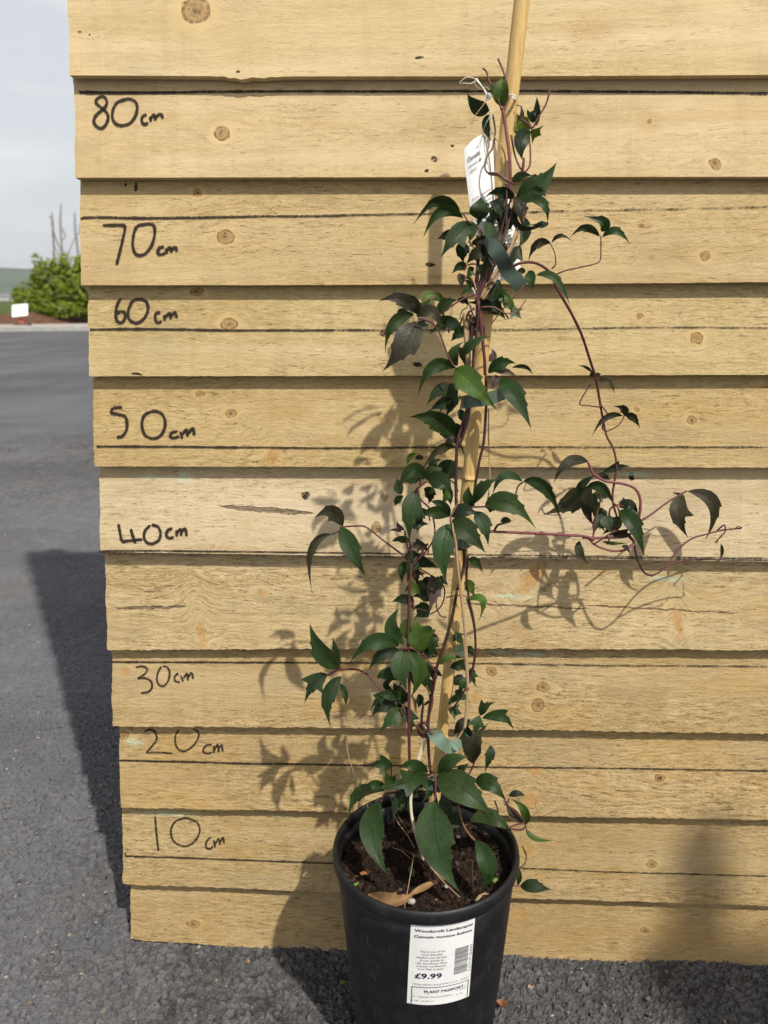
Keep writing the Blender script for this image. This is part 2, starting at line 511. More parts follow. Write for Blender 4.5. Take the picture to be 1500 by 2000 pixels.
            hgt = m.math('SUBTRACT', hgt, m.math('MULTIPLY', M_, 1.5))
        elif kd == 'green':
            gm = m.math('MULTIPLY', m.maprange(Dd, 1.3, .2, 0, .8, True), m.maprange(tear, .38, .6))
            c = m.mix(gm, c, rgb(.42, .60, .46))
        elif kd == 'white':
            wm = m.math('MULTIPLY', m.maprange(Dd, 1.25, .75, 0, .42, True), m.maprange(blot, .3, .6))
            c = m.mix(wm, c, rgb(min(.75, tint[0] * 1.18), tint[1] * 1.2, tint[2] * 1.3))
        elif kd == 'resin':
            rm = m.math('MULTIPLY', m.maprange(Dd, 1.35, .4, 0, .8, True), m.maprange(bands2, .25, .6, .6, 1))
            rc = m.mix(m.maprange(ns, .3, .7), rgb(.30, .16, .05), rgb(.50, .29, .10))
            c = m.mix(rm, c, rc)
        else:
            fm = m.math('MULTIPLY', m.maprange(Dd, 1.3, .2, 0, .5, True), m.maprange(ns, .25, .65, .3, 1))
            c = m.mix(fm, c, rgb(.36, .22, .075))
    nrm = m.bump(hgt, .0017 * rough + .0003, 1.0)
    m.P(color=c, rough=.82, spec=.22, normal=nrm)
    return m.m

fence = thing('timber_fence_panel', 'leaning fence panel of overlapping sawn pine boards with a hand-marked height scale', 'fence')
fence.matrix_world = Matrix(((FU[0], FV[0], FN[0], FO[0]), (FU[1], FV[1], FN[1], FO[1]), (FU[2], FV[2], FN[2], FO[2]), (0, 0, 0, 1)))
UR = 1.56
boards = {}
def make_board(i, ul, vb, vt, nfun, mat, rag):
    us = np.concatenate([np.linspace(ul, .46, 260), np.linspace(.48, UR, 45)])
    s = np.linspace(0, 1, 26)
    Uu, Ss = np.meshgrid(us, s, indexing='ij')
    lo, hi = vb(Uu), vt(Uu)
    rb = rag * .0010 * (vnoise(Uu * 420, Uu * 0 + 5, 20 + i) - .5) + rag * .0006 * (vnoise(Uu * 70, Uu * 0, 60 + i) - .5)
    if i == 0: rb = rb - .004 * np.exp(-((Uu + .115) / .022) ** 2) * (vnoise(Uu * 200, Uu * 0, 3) * .6 + .1)
    Vv = lo + (hi - lo) * Ss + rb * (1 - Ss) ** 6
    end = (.0011 * (vnoise(Vv * 240, Vv * 0 + i, 31 + i) - .5) + .0016 * (vnoise(Vv * 45, Vv * 0 + i, 41) - .5)) * np.exp(-(Uu - ul) / .004)
    Un = Uu + end
    Nn = nfun(Uu, lo + (hi - lo) * Ss) + .0009 * (fbm(Uu * 9, Vv * 14, 70 + i, 2) - .4) * 0.5
    front = np.stack([Un, Vv, Nn], -1)
    th = .0088 - .0040 * Ss
    back = np.stack([Un, Vv + rb * 0, Nn - th], -1)
    nu, nv = Uu.shape
    V = np.concatenate([front.reshape(-1, 3), back.reshape(-1, 3)])
    idx = np.arange(nu * nv).reshape(nu, nv)
    def quad(a, b, c_, d): return np.stack([a.ravel(), b.ravel(), c_.ravel(), d.ravel()], -1)
    off = nu * nv
    F = [quad(idx[:-1, :-1], idx[1:, :-1], idx[1:, 1:], idx[:-1, 1:])]
    F.append(quad(idx[:-1, 0] + off, idx[1:, 0] + off, idx[1:, 0], idx[:-1, 0]))
    F.append(quad(idx[:-1, -1], idx[1:, -1], idx[1:, -1] + off, idx[:-1, -1] + off))
    F.append(quad(idx[0, :-1] + off, idx[0, :-1], idx[0, 1:], idx[0, 1:] + off))
    F.append(quad(idx[-1, :-1], idx[-1, :-1] + off, idx[-1, 1:] + off, idx[-1, 1:]))
    F.append(quad(idx[:-1, :-1] + off, idx[:-1, 1:] + off, idx[1:, 1:] + off, idx[1:, :-1] + off))
    F = np.concatenate(F)
    o = mesh_obj('board', V, F, mat, fence, smooth=True)
    me = o.data
    sm = np.zeros(len(me.polygons), dtype=bool); sm[:(nu - 1) * (nv - 1)] = True
    me.polygons.foreach_set('use_smooth', sm)
    sh = me.attributes.new('sharp_edge', 'BOOLEAN', 'EDGE') if 'sharp_edge' not in me.attributes else me.attributes['sharp_edge']
    ev = np.empty(len(me.edges) * 2, dtype=np.int32); me.edges.foreach_get('vertices', ev); ev = ev.reshape(-1, 2)
    border = np.zeros(nu * nv * 2, dtype=bool)
    border[idx[:, 0]] = border[idx[:, -1]] = border[idx[0, :]] = border[idx[-1, :]] = True
    sh.data.foreach_set('value', border[ev[:, 0]] & border[ev[:, 1]])
    return o

for i in range(11):
    ul = uvn(P(LEFT_X[i], LIPS[i][0][1] - 60, -.004))[0]
    sp = []
    for (kd, x, y, rx, ry, an) in SPOTS.get(i, []):
        a = board_hit(i, x, y); b = board_hit(i, x + rx, y); c_ = board_hit(i, x, y - ry)
        sp.append((kd, a[0], a[1], abs(b[0] - a[0]), abs(c_[1] - a[1]), an))
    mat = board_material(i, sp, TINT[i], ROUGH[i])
    vb = lambda u, i=i: lip_v(i, u)
    vt = (lambda u, i=i: lip_v(i - 1, u) + .019) if i > 0 else (lambda u: lip_v(0, u) + .124)
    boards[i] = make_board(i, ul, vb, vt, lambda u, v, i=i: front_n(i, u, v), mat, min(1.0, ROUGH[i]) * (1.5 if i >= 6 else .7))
# the rest of the 1.8 m panel above the frame
v0 = lambda u: lip_v(0, u)
for k in range(1, 9):
    sp = [('knot', rng.uniform(-.2, 1.4), float(v0(0)) + .105 * k + rng.uniform(.02, .08), .009, .008, 0) for _ in range(3)]
    mat = board_material(20 + k, sp, TINT[k % 4], .6) if k < 4 else mat
    vb = lambda u, k=k: lip_v(0, u) + .105 * k
    vt = lambda u, k=k: lip_v(0, u) + .105 * k + .124
    make_board(20 + k, uvn(P(132, 60, -.004))[0] - .0005 * k, vb, vt, lambda u, v, k=k: -STEP * (v - lip_v(0, u) - .105 * k) / .105, mat, .6)
batten_mat = plain('batten_pine', (.42, .31, .15), .8, .25, 30, .2)
for u in (-.2, .65, 1.5):
    b = MB(); b.box((u, .9, -.036), .045, 1.74, .02)
    b.build('batten', batten_mat, fence)

# ------------------------------------------------------------------ marker pen on the boards
mk = NT('marker_ink')
mo = mk.obj()
ink_n = mk.noise(mk.vmul(mo, (420, 900, 1)), 1.0, 3, .6)
ink_g = mk.noise(mk.vmul(mo, (60, 1400, 1)), 1.0, 2, .5)
uvs = mk.sep(mk.node('ShaderNodeUVMap').outputs[0])
edge = mk.maprange(mk.math('ABSOLUTE', mk.math('SUBTRACT', uvs[0], .5)), .28, .5, 0, .26)
cov = mk.maprange(mk.math('SUBTRACT', mk.math('MULTIPLY', mk.math('ADD', ink_n, ink_g), .5), mk.math('ADD', edge, mk.math('MULTIPLY', uvs[1], .24))), .20, .40, 0, .93)
mk.P(color=rgb(.026, .018, .013), rough=.75, spec=.2, alpha=cov)
INK = mk.m

def ribbon(name, i, strokes, wpx, dry=0.0, jit=.12, k=5):
    """flat pen strokes lying on the face of board i; UV y carries how dry the pen ran"""
    V, F, UV = [], [], []
    for st in strokes:
        if len(st) == 1: st = [st[0], (st[0][0] + .5, st[0][1])]
        dv = dry
        pts = [np.array(p, float) for p in st]
        cur = catmull(pts, k)
        fine = []
        for a, b in zip(cur[:-1], cur[1:]):
            n = max(1, int(np.linalg.norm(b - a) / 3.0))
            fine += [a + (b - a) * j / n for j in range(n)]
        fine.append(cur[-1])
        q = np.array(fine)
        n = len(q)
        t = np.gradient(q, axis=0) if n > 1 else np.array([[1, 0]])
        t /= np.linalg.norm(t, axis=1)[:, None] + 1e-9
        nr = np.stack([-t[:, 1], t[:, 0]], -1)
        w = wpx / 2 * (1 + jit * 2 * (vnoise(np.arange(n) * .21, np.zeros(n), int(q[0, 0])) - .5) + jit * 1.6 * (rng.random(n) - .5))
        w[0] *= .75; w[-1] *= .6
        b0 = len(V)
        for j in range(n):
            dd = dv(q[j, 0]) if callable(dv) else dv
            for s_, uu in ((-1, 0), (0, .5), (1, 1)):
                p = q[j] + nr[j] * s_ * w[j]
                h = board_hit(i, p[0], p[1])
                V.append((h[0], h[1], h[2] + .00075)); UV.append((uu, dd))
        for j in range(n - 1):
            for s_ in (0, 1):
                a = b0 + j * 3 + s_
                F.append((a, a + 1, a + 4, a + 3))
    o = mesh_obj(name, V, F, INK, boards[i], smooth=False, uv=UV)
    return o

def pxs(ox, oy, s, *strokes):
    return [[(ox + x / s, oy + y / s) for x, y in st] for st in strokes]

A_, B_, CC = (120, 0, 3), (150, 540, 3), (180, 1100, 3)
TXT = [
 (1, 7.0, pxs(*A_, [(268, 585), (252, 569), (230, 568), (206, 585), (207, 606), (235, 630), (265, 657), (276, 690), (262, 730), (235, 752), (206, 740), (192, 713), (202, 680), (235, 648), (264, 618), (268, 588)],
    [(372, 583), (330, 600), (305, 640), (301, 692), (322, 727), (360, 736), (405, 720), (435, 680), (446, 632), (434, 595), (400, 580), (362, 586)],
    [(501, 672), (478, 682), (472, 708), (486, 728), (511, 721)], [(521, 684), (526, 712)], [(525, 694), (541, 673), (549, 682), (552, 706)], [(553, 692), (573, 670), (588, 673), (596, 694)])),
 (2, 7.0, pxs(*A_, [(245, 1320), (310, 1319), (374, 1319)], [(374, 1319), (372, 1355), (350, 1450), (325, 1552)],
    [(442, 1325), (426, 1370), (419, 1430), (431, 1480), (460, 1497), (500, 1480), (534, 1430), (548, 1370), (544, 1325), (515, 1312), (470, 1318), (442, 1326)],
    [(603, 1446), (576, 1453), (566, 1475), (576, 1491), (600, 1488), (610, 1480)], [(614, 1456), (620, 1486)], [(620, 1466), (635, 1450), (643, 1460), (646, 1480)], [(648, 1465), (664, 1449), (673, 1455), (677, 1474)])),
 (3, 6.8, pxs(*B_, [(260, 128), (241, 160), (231, 210), (235, 255), (255, 271), (276, 260), (286, 230), (279, 209), (255, 206), (236, 216)],
    [(327, 145), (306, 190), (303, 235), (325, 265), (360, 271), (395, 246), (418, 200), (414, 155), (385, 135), (345, 136), (322, 148)],
    [(492, 208), (466, 216), (461, 245), (474, 270), (500, 261)], [(511, 226), (518, 258)], [(520, 236), (543, 216), (549, 226), (552, 250)], [(553, 231), (574, 211), (582, 218), (588, 242)])),
 (4, 6.8, pxs(*B_, [(268, 766), (212, 769)], [(212, 769), (206, 799), (242, 806), (284, 820), (296, 860), (290, 905), (266, 935), (236, 940)],
    [(442, 789), (400, 810), (383, 860), (396, 920), (430, 945), (470, 945), (505, 915), (520, 860), (505, 810), (470, 790), (438, 789)],
    [(592, 904), (560, 914), (549, 935), (568, 946), (602, 935)], [(610, 908), (619, 950)], [(621, 925), (640, 896), (647, 908), (651, 936)], [(653, 920), (680, 890), (687, 905), (689, 930)])),
 (5, 6.8, pxs(*B_, [(245, 1448), (255, 1500), (265, 1553)], [(265, 1553), (310, 1547), (386, 1540)], [(318, 1477), (330, 1520), (346, 1562)],
    [(432, 1455), (401, 1490), (396, 1530), (414, 1558), (450, 1563), (484, 1540), (492, 1500), (476, 1465), (440, 1452)],
    [(562, 1474), (535, 1486), (526, 1514), (543, 1532), (570, 1524)], [(586, 1484), (587, 1522)], [(590, 1500), (607, 1479), (612, 1492), (613, 1518)], [(615, 1500), (631, 1476), (640, 1490), (646, 1520)])),
 (7, 5.2, pxs(*CC, [(258, 608), (290, 602), (314, 608), (324, 627), (300, 655), (268, 673)], [(268, 673), (312, 672), (346, 690), (352, 725), (330, 752), (286, 758)],
    [(407, 603), (386, 640), (381, 680), (393, 710), (420, 718), (445, 690), (456, 645), (444, 610), (416, 600)],
    [(506, 643), (486, 660), (488, 688), (515, 696)], [(522, 658), (534, 692)], [(537, 672), (554, 646), (560, 655), (563, 686)], [(565, 667), (580, 641), (588, 650), (593, 676)])),
 (8, 5.0, pxs(*CC, [(305, 985), (340, 974), (370, 988), (379, 1030), (352, 1070), (318, 1108)], [(318, 1108), (380, 1106), (472, 1113)],
    [(507, 974), (489, 1010), (491, 1060), (515, 1095), (555, 1095), (600, 1060), (625, 1015), (620, 985), (590, 970)],
    [(702, 1058), (668, 1068), (651, 1100), (678, 1112), (706, 1104)], [(714, 1068), (715, 1112)], [(718, 1092), (735, 1060), (741, 1076), (743, 1106)], [(745, 1086), (759, 1060), (764, 1076), (766, 1102)])),
 (9, 5.0, pxs(*CC, [(370, 1480), (378, 1580), (390, 1682)],
    [(542, 1491), (490, 1510), (463, 1560), (475, 1620), (520, 1652), (570, 1650), (615, 1610), (632, 1560), (615, 1515), (570, 1495), (536, 1490)],
    [(697, 1603), (673, 1625), (668, 1658), (689, 1674), (709, 1655)], [(714, 1618), (722, 1665)], [(724, 1642), (740, 1612), (746, 1624), (750, 1650)], [(751, 1632), (766, 1605), (771, 1618), (774, 1640)])),
]
for i, w, st in TXT:
    ribbon('marker_writing', i, st, w, .12 if i < 6 else .42, .14)
def dryness(a, b, x0=200, x1=900):
    return lambda x: a + (b - a) * min(1, max(0, (x - x0) / (x1 - x0)))
LINES = [
 (1, 6.5, [[(156, 180.5), (220, 181.5), (320, 181), (420, 179.5), (487, 179), (620, 178.5), (700, 179), (850, 178.5), (996, 178), (1150, 179), (1300, 180), (1500, 183)]], dryness(.05, .45, 200, 420)),
 (2, 5.5, [[(158, 427), (177, 424.5), (287, 426), (420, 424.5), (520, 422.5), (620, 422), (700, 420), (820, 418), (1026, 414), (1214, 410), (1350, 408), (1500, 404)]], dryness(.1, .9, 250, 1000)),
 (3, 5.2, [[(176, 643.5), (283, 642.5), (383, 644), (450, 645), (550, 645), (700, 644.5), (962, 644), (1098, 642), (1270, 639.5), (1500, 640)]], dryness(.1, .75, 250, 1000)),
 (4, 5.0, [[(189, 871.7), (250, 871.7), (357, 872.3), (450, 873.5), (550, 874), (650, 875), (950, 872.5), (1110, 873), (1270, 873), (1500, 873)]], dryness(.12, .7, 250, 1000)),
 (5, 3.6, [[(199, 1076), (280, 1075), (420, 1076.5), (650, 1079), (950, 1083), (1225, 1087), (1500, 1090)], [(198, 1074), (204, 1079.5), (320, 1081), (450, 1083), (650, 1086), (800, 1087.5)], [(940, 1088), (1100, 1089), (1300, 1091), (1500, 1094)]], dryness(.15, .6, 250, 1000)),
 (7, 4.6, [[(216, 1292.3), (313, 1292.6), (413, 1292.8), (513, 1293.4), (613, 1293.6), (700, 1294), (932, 1295), (1160, 1299), (1500, 1301)]], dryness(.2, .75, 250, 1000)),
 (8, 4.6, [[(233, 1484), (280, 1485.6), (380, 1487.6), (480, 1490.6), (580, 1491.8), (680, 1493.3), (1000, 1498), (1167, 1499.5), (1333, 1502), (1500, 1505)]], dryness(.22, .6, 250, 1000)),
 (9, 4.4, [[(245, 1664), (245.5, 1671)], [(245, 1671), (262, 1671.5)], [(262, 1672), (320, 1673.5), (413, 1676.5), (513, 1680.5), (640, 1685), (820, 1690), (1017, 1695), (1167, 1701), (1333, 1706), (1500, 1710.5)]], dryness(.3, .7, 250, 1000)),
]
for i, w, st, dr in LINES:
    ribbon('marker_line', i, st, w, dr, .22, 3)
ribbon('marker_writing', 1, [[(155.5, 181), (157.5, 179.5)]], 9, 0.0, .1)

# ------------------------------------------------------------------ ground: asphalt in three grades of one sheet each
def asphalt_material():
    m = NT('asphalt')
    o = m.obj()
    at = m.node('ShaderNodeAttribute', None, attribute_name='stone').outputs['Fac']
    big = m.noise(m.vmul(o, (1.1, .38, 1)), 1.0, 5, .6)
    mid = m.noise(o, 22, 4, .6)
    fine = m.noise(o, 420, 3, .6)
    vor = m.node('ShaderNodeTexVoronoi', {'Vector': o, 'Scale': 130.0}, feature='F1')
    vcol = m.sep(vor.outputs['Color'])[0]
    c = m.mix(m.maprange(at, .12, .85), rgb(.012, .0118, .0115), rgb(.136, .130, .123))
    c = m.mix(m.maprange(vcol, .3, 1, 0, .35), c, rgb(.145, .145, .15))
    c = m.mix(m.maprange(mid, .35, .7, 0, .5), c, rgb(.070, .069, .072))
    c = m.mix(m.maprange(big, .45, .58, 0, .6), c, rgb(.125, .127, .140))
    c = m.mix(m.maprange(m.noise(m.vmul(o, (.5, 1.3, 1)), 1.0, 6, .65), .46, .60, 0, .62), c, rgb(.058, .059, .066))
    c = m.mix(m.maprange(fine, .62, .75, 0, .45), c, rgb(.23, .22, .205))
    c = m.mix(m.maprange(m.noise(o, 5.0, 3), .55, .75, 0, .35), c, rgb(.11, .093, .08))
    speck = m.node('ShaderNodeTexVoronoi', {'Vector': o, 'Scale': 55.0}, feature='F1')
    sm = m.math('MULTIPLY', m.maprange(speck.outputs['Distance'], .16, .1), m.maprange(m.sep(speck.outputs['Color'])[1], .86, .9))
    c = m.mix(sm, c, m.mix(m.sep(speck.outputs['Color'])[2], rgb(.32, .22, .13), rgb(.34, .33, .30)))
    n = m.bump(m.math('ADD', m.math('MULTIPLY', vor.outputs['Distance'], -1.0), m.math('MULTIPLY', fine, .7)), .0018)
    m.P(color=c, rough=.78, spec=.35, normal=n)
    return m.m
ASPH = asphalt_material()

def asphalt_patch(xs, ys, amp, s1, s2):
    X, Y = np.meshgrid(xs, ys, indexing='ij')
    wx = X + .004 * (fbm(X * 60, Y * 60, 3, 2) - .5); wy = Y + .004 * (fbm(X * 60, Y * 60, 9, 2) - .5)
    f1, f2, id1 = worley(wx / s1, wy / s1 * 1.15, 5)
    g1, g2, id2 = worley(wx / s2, wy / s2, 15)
    e1 = np.clip((f2 - f1) * 3.6, 0, 1); e2 = np.clip((g2 - g1) * 3.2, 0, 1)
    h1 = (1 - (1 - e1) ** 2) * (.25 + .75 * id1)
    h2 = (1 - (1 - e2) ** 2) * (.3 + .7 * id2)
    low = fbm(X * 22, Y * 22, 21, 3)
    H = amp * (h1 * .62 + h2 * .38 + (low - .5) * .9)
    st = np.clip((.18 + .62 * id1 + .40 * (id2 - .5)) * (.25 + .75 * np.minimum(e1, .4 + .6 * e2)) + (low - .5) * .5, 0, 1)
    return X, Y, H, st
VX, FX, ST = [], [], []
def add_grid(X, Y, H, st):
    k = sum(len(v) for v in VX)
    nx, ny = X.shape
    idx = np.arange(nx * ny).reshape(nx, ny) + k
    VX.append(np.stack([X, Y, H], -1).reshape(-1, 3)); ST.append(st.ravel())
    FX.append(np.stack([idx[:-1, :-1].ravel(), idx[1:, :-1].ravel(), idx[1:, 1:].ravel(), idx[:-1, 1:].ravel()], -1))
def fade(X, Y, H, x0, x1, y0, y1, w):
    e = np.minimum(np.minimum(X - x0, x1 - X), np.minimum(Y - y0, y1 - Y))
    return H * np.clip(e / w, 0, 1)
def patch(x0, x1, y0, y1, step, amp, s1, s2, w=.02):
    xs = np.arange(x0, x1 + step / 2, step); ys = np.arange(y0, y1 + step / 2, step)
    X, Y, H, st = asphalt_patch(xs, ys, amp, s1, s2)
    # one mean tone for every grade, its contrast dying out towards the next sheet
    ed = np.clip(np.minimum(np.minimum(X - x0, xs[-1] - X), ys[-1] - Y) / .16, 0, 1)
    ed = np.where(step < .004, .75 + .25 * ed, ed)
    st = .42 + (st - st.mean()) * ed
    add_grid(X, Y, fade(X, Y, H - amp * .35, x0, xs[-1], y0, ys[-1], w), st)
    return xs[-1], ys[-1]
near = (-.80, .48, .46, 1.20)
ex, ey = patch(near[0], near[1], near[2], near[3], .0017, .0066, .0082, .0043, .006)
_, ey2 = patch(-2.0, -.1, ey, 1.95, .0030, .0062, .0090, .0048, .006)
mx1, my1 = patch(-2.0, -.1, ey2, 4.2, .0062, .0060, .013, .008, .012)
# coarse frame around the two fine patches, out to the far edge of the tarmac
def flat(x0, x1, y0, y1, nx, ny):
    X, Y = np.meshgrid(np.linspace(x0, x1, nx), np.linspace(y0, y1, ny), indexing='ij')
    add_grid(X, Y, X * 0, .42 + 0 * X)
FARY = 22.9
flat(-40, 40, -12, near[2], 9, 5)
flat(-40, near[0], near[2], ey, 5, 3); flat(ex, 40, near[2], ey, 5, 3)
flat(-40, -2.0, ey, my1, 5, 4); flat(mx1, 40, ey, my1, 5, 4)
flat(-40, 40, my1, FARY, 40, 20)
asph = mesh_obj('asphalt', np.concatenate(VX), np.concatenate(FX), ASPH, None, False)
a_ = asph.data.attributes.new('stone', 'FLOAT', 'POINT')
a_.data.foreach_set('value', np.concatenate(ST).astype(np.float32))
tag(asph, 'dark grey coarse asphalt surface', kind='structure')

# ------------------------------------------------------------------ far side of the yard
CONC = plain('pale_concrete', (.36, .325, .28), .85, .2, 3, .3)
GREY = plain('grey_paving', (.24, .24, .25), .85, .25, 3, .3)
KERB = plain('kerb_concrete', (.36, .355, .35), .8, .15, 8, .3)
ks = MB()
x = -40.0
while x < 20:
    ks.box((x + .45, FARY + .07, .045), .895, .13, .15)
    x += .905
k_ = ks.build('kerb', KERB); tag(k_, 'pale concrete kerb edging the asphalt', kind='structure')
def slab(name, quad, mat, z):
    o = mesh_obj(name, [(a, b, z) for a, b in quad], [(0, 1, 2, 3)], mat, None, False); tag(o, None, kind='structure'); return o
slab('pavement', [(-40, FARY + .13), (-11.2, FARY + .13), (-13.5, 27.9), (-40, 27.9)], GREY, .10)
slab('concrete_path', [(-11.2, FARY + .13), (20, FARY + .13), (20, 33.5), (-13.5, 27.9)], CONC, .104)

def grid_surface(name, x0, x1, y0, y1, nx, ny, fz, mat):
    X, Y = np.meshgrid(np.linspace(x0, x1, nx), np.linspace(y0, y1, ny), indexing='ij')
    Z = fz(X, Y)
    i = np.arange(nx * ny).reshape(nx, ny)
    o = mesh_obj(name, np.stack([X, Y, Z], -1).reshape(-1, 3), np.stack([i[:-1, :-1].ravel(), i[1:, :-1].ravel(), i[1:, 1:].ravel(), i[:-1, 1:].ravel()], -1), mat)
    tag(o, None, kind='structure')
    return o
mulch = plain('bark_mulch', (.13, .068, .045), .95, .5, 9, .1, .05, 30)
grid_surface('planting_bed', -34, 12, 27.85, 34, 260, 60, lambda X, Y: -.12 + .22 * np.clip((Y - np.where(X > -13, 27.5 + (X + 13) * 2.7, 27.5 + .5 * np.sin(X * 1.7))) / .5, 0, 1) + .38 * np.clip((Y - np.where(X > -13, 28.2 + (X + 13) * 2.7, 28.2)) / 2.2, 0, 1) * (.4 + fbm(X * .9, Y * .9, 5)) + .14 * (fbm(X * 2.5, Y * 2.5, 4) - .5), mulch)
gm = NT('grass_bank')
go_ = gm.obj()
gm.P(color=gm.mix(gm.maprange(gm.noise(go_, .9, 5, .65), .35, .7), rgb(.045, .075, .018), rgb(.105, .125, .035)), rough=.9, spec=.15,
     normal=gm.bump(gm.noise(go_, 6, 4), .15))
grid_surface('grass_bank', -90, 60, 33.5, 75, 90, 40, lambda X, Y: .2 + np.clip((Y - 33.5) / 30, 0, 1) * .95 + .25 * (fbm(X * .35, Y * .35, 8) - .5), gm.m)

hm = NT('hillside')
ho = hm.obj()
hx = hm.sep(ho)
fields = hm.node('ShaderNodeTexVoronoi', {'Vector': hm.vmul(ho, (1, .45, 1)), 'Scale': .0042}, feature='F1')
fc = hm.sep(fields.outputs['Color'])
hc = hm.mix(fc[0], rgb(.040, .075, .035), rgb(.115, .14, .06))
hc = hm.mix(hm.maprange(fc[1], .62, .7, 0, .7), hc, rgb(.10, .085, .05))
wood = hm.noise(hm.vmul(ho, (1, .55, 1)), .0022, 3, .5)
hc = hm.mix(hm.maprange(wood, .53, .57, 0, .85), hc, rgb(.022, .036, .024))
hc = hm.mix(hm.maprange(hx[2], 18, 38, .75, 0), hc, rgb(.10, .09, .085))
hm.P(color=hc, rough=.95, spec=.1)
def hill_z(X, Y):
    r = np.hypot(X, Y)
    z = np.interp(r, [0, 60, 75, 120, 300, 1400, 2300, 3000, 3600, 4400, 5200, 9000], [-.3, -.3, -1.5, -9, -26, -34, -8, 40, 110, 196, 236, 160])
    th = np.degrees(np.arctan2(X, Y))
    k = np.interp(th, [-70, -45, -26, -23, -20, -16, 0, 30, 70], [.75, 1.0, 1.0, .96, .84, .7, .62, .8, .7])
    hz = np.where(r > 1800, 1, 0) * np.clip((r - 1800) / 900, 0, 1)
    return z * (1 - hz + hz * k) + hz * 16 * (fbm(X * .0012, Y * .0012, 2, 4) - .5)
def polar_hills():
    rs = np.concatenate([np.linspace(40, 120, 10), np.geomspace(140, 6700, 60)])
    th = np.radians(np.linspace(-80, 80, 200))
    R, T = np.meshgrid(rs, th, indexing='ij')
    X, Y = R * np.sin(T), R * np.cos(T)
    Z = hill_z(X, Y)
    nx, ny = X.shape
    i = np.arange(nx * ny).reshape(nx, ny)
    o = mesh_obj('hills', np.stack([X, Y, Z], -1).reshape(-1, 3), np.stack([i[:-1, :-1].ravel(), i[:-1, 1:].ravel(), i[1:, 1:].ravel(), i[1:, :-1].ravel()], -1), hm.m)
    tag(o, 'hazy green hillside across the valley', kind='structure')
polar_hills()
base_ground = mesh_obj('ground', [(-6700, -6700, -40), (6700, -6700, -40), (6700, 6700, -40), (-6700, 6700, -40)], [(0, 1, 2, 3)], gm.m, None, False)
tag(base_ground, None, kind='structure')
sub = mesh_obj('yard_ground', [(-95, -60, -.35), (95, -60, -.35), (95, 60, -.35), (-95, 60, -.35)], [(0, 1, 2, 3)], GREY, None, False)
tag(sub, None, kind='structure')

# houses of the far town
HW = plain('house_render', (.62, .60, .56), .8, .15, .05, .2)
HWB = plain('house_brick', (.34, .25, .2), .8, .15, .05, .2)
HR = plain('house_slate', (.12, .12, .13), .8, .15, .05, .2)
hr = random.Random(5)
house_spots = []
for k in range(26):
    px = -14 + k * 2.0 + hr.uniform(-.8, .8)
    house_spots.append((px, hr.uniform(576, 587)))
for k, (px, py) in enumerate(house_spots):
    # march the sight line out to the hillside
    d = ray(px, py)
    ts = np.linspace(1500, 5000, 1500)
    pts = CAM + ts[:, None] * d / d[1]
    hz = hill_z(pts[:, 0], pts[:, 1])
    j = np.argmax(pts[:, 2] < hz)
    p = pts[j]
    if j == 0: continue
    h = thing('house', 'tiny far house in the pale town below the hill', 'house', p - np.array([0, 0, 1.0]), 'houses of the distant town')
    h.rotation_euler.z = hr.uniform(-.5, .5)
    w, dp, hh = hr.uniform(9, 17), 8, hr.uniform(5.5, 8)
    b = MB(); b.box((0, 0, hh / 2), w, dp, hh); b.build('wall', HW if hr.random() < .75 else HWB, h)
    r = MB(); r.add([(-w / 2 - .3, -dp / 2 - .3, hh), (w / 2 + .3, -dp / 2 - .3, hh), (w / 2 + .3, dp / 2 + .3, hh), (-w / 2 - .3, dp / 2 + .3, hh), (-w / 2 - .3, 0, hh + 3), (w / 2 + .3, 0, hh + 3)],
          [(0, 1, 5, 4), (2, 3, 4, 5), (1, 2, 5), (3, 0, 4), (0, 3, 2, 1)])
    r.build('roof', HR, h)

# ------------------------------------------------------------------ bush, bare stems, sign
def leaf_mat(name, c1, c2, rough=.45, trans=.35):
    m = NT(name)
    g = m.node('ShaderNodeNewGeometry')
    r = g.outputs['Random Per Island']
    c = m.mix(r, rgb(*c1), rgb(*c2))
    m.P(color=c, rough=rough, spec=.4)
    tr = m.node('ShaderNodeBsdfTranslucent', {'Color': m.mix(.5, c, rgb(.25, .35, .03))})
    ms = m.node('ShaderNodeMixShader', {0: trans + .1, 1: m.bsdf.outputs[0], 2: tr.outputs[0]})
    m.t.links.new(ms.outputs[0], m.out.inputs[0])
    return m.m
BUSH = leaf_mat('laurel_leaf', (.085, .15, .008), (.30, .34, .025))
BARK = plain('bark', (.16, .12, .085), .9, .35, 12, .2)
PALEBARK = plain('pale_bark', (.23, .21, .185), .9, .3, 6, .2)
br = np.random.default_rng(3)
bb = at_dist(118, 634, 31.5); bb[2] = .1
bush = thing('laurel_bush', 'rounded leafy yellow-green bush beside the fence at the far edge of the yard', 'bush', bb)
blobs = [(0.0, 0, 1.15, 1.0, .9, 1.0), (-.85, -.1, .85, .75, .7, .75), (.9, .1, 1.3, .9, .9, 1.1), (.45, .2, 2.05, .62, .6, .55), (-.55, 0, 1.75, .42, .4, .4), (-.62, .1, 2.3, .22, .2, .3),
         (-1.3, -.2, .75, .45, .5, .55), (1.8, .2, 1.2, .9, .9, 1.1), (.2, -.4, .6, 1.1, .6, .5), (1.2, .2, 2.1, .5, .5, .45), (-.2, .1, 2.15, .25, .25, .3), (.1, .3, 1.65, .75, .6, .6), (-.4, .2, 1.25, .7, .6, .5), (-1.55, 0, 1.05, .25, .25, .3), (2.3, .3, 1.6, .8, .8, 1.0)]
LV, LF = [], []
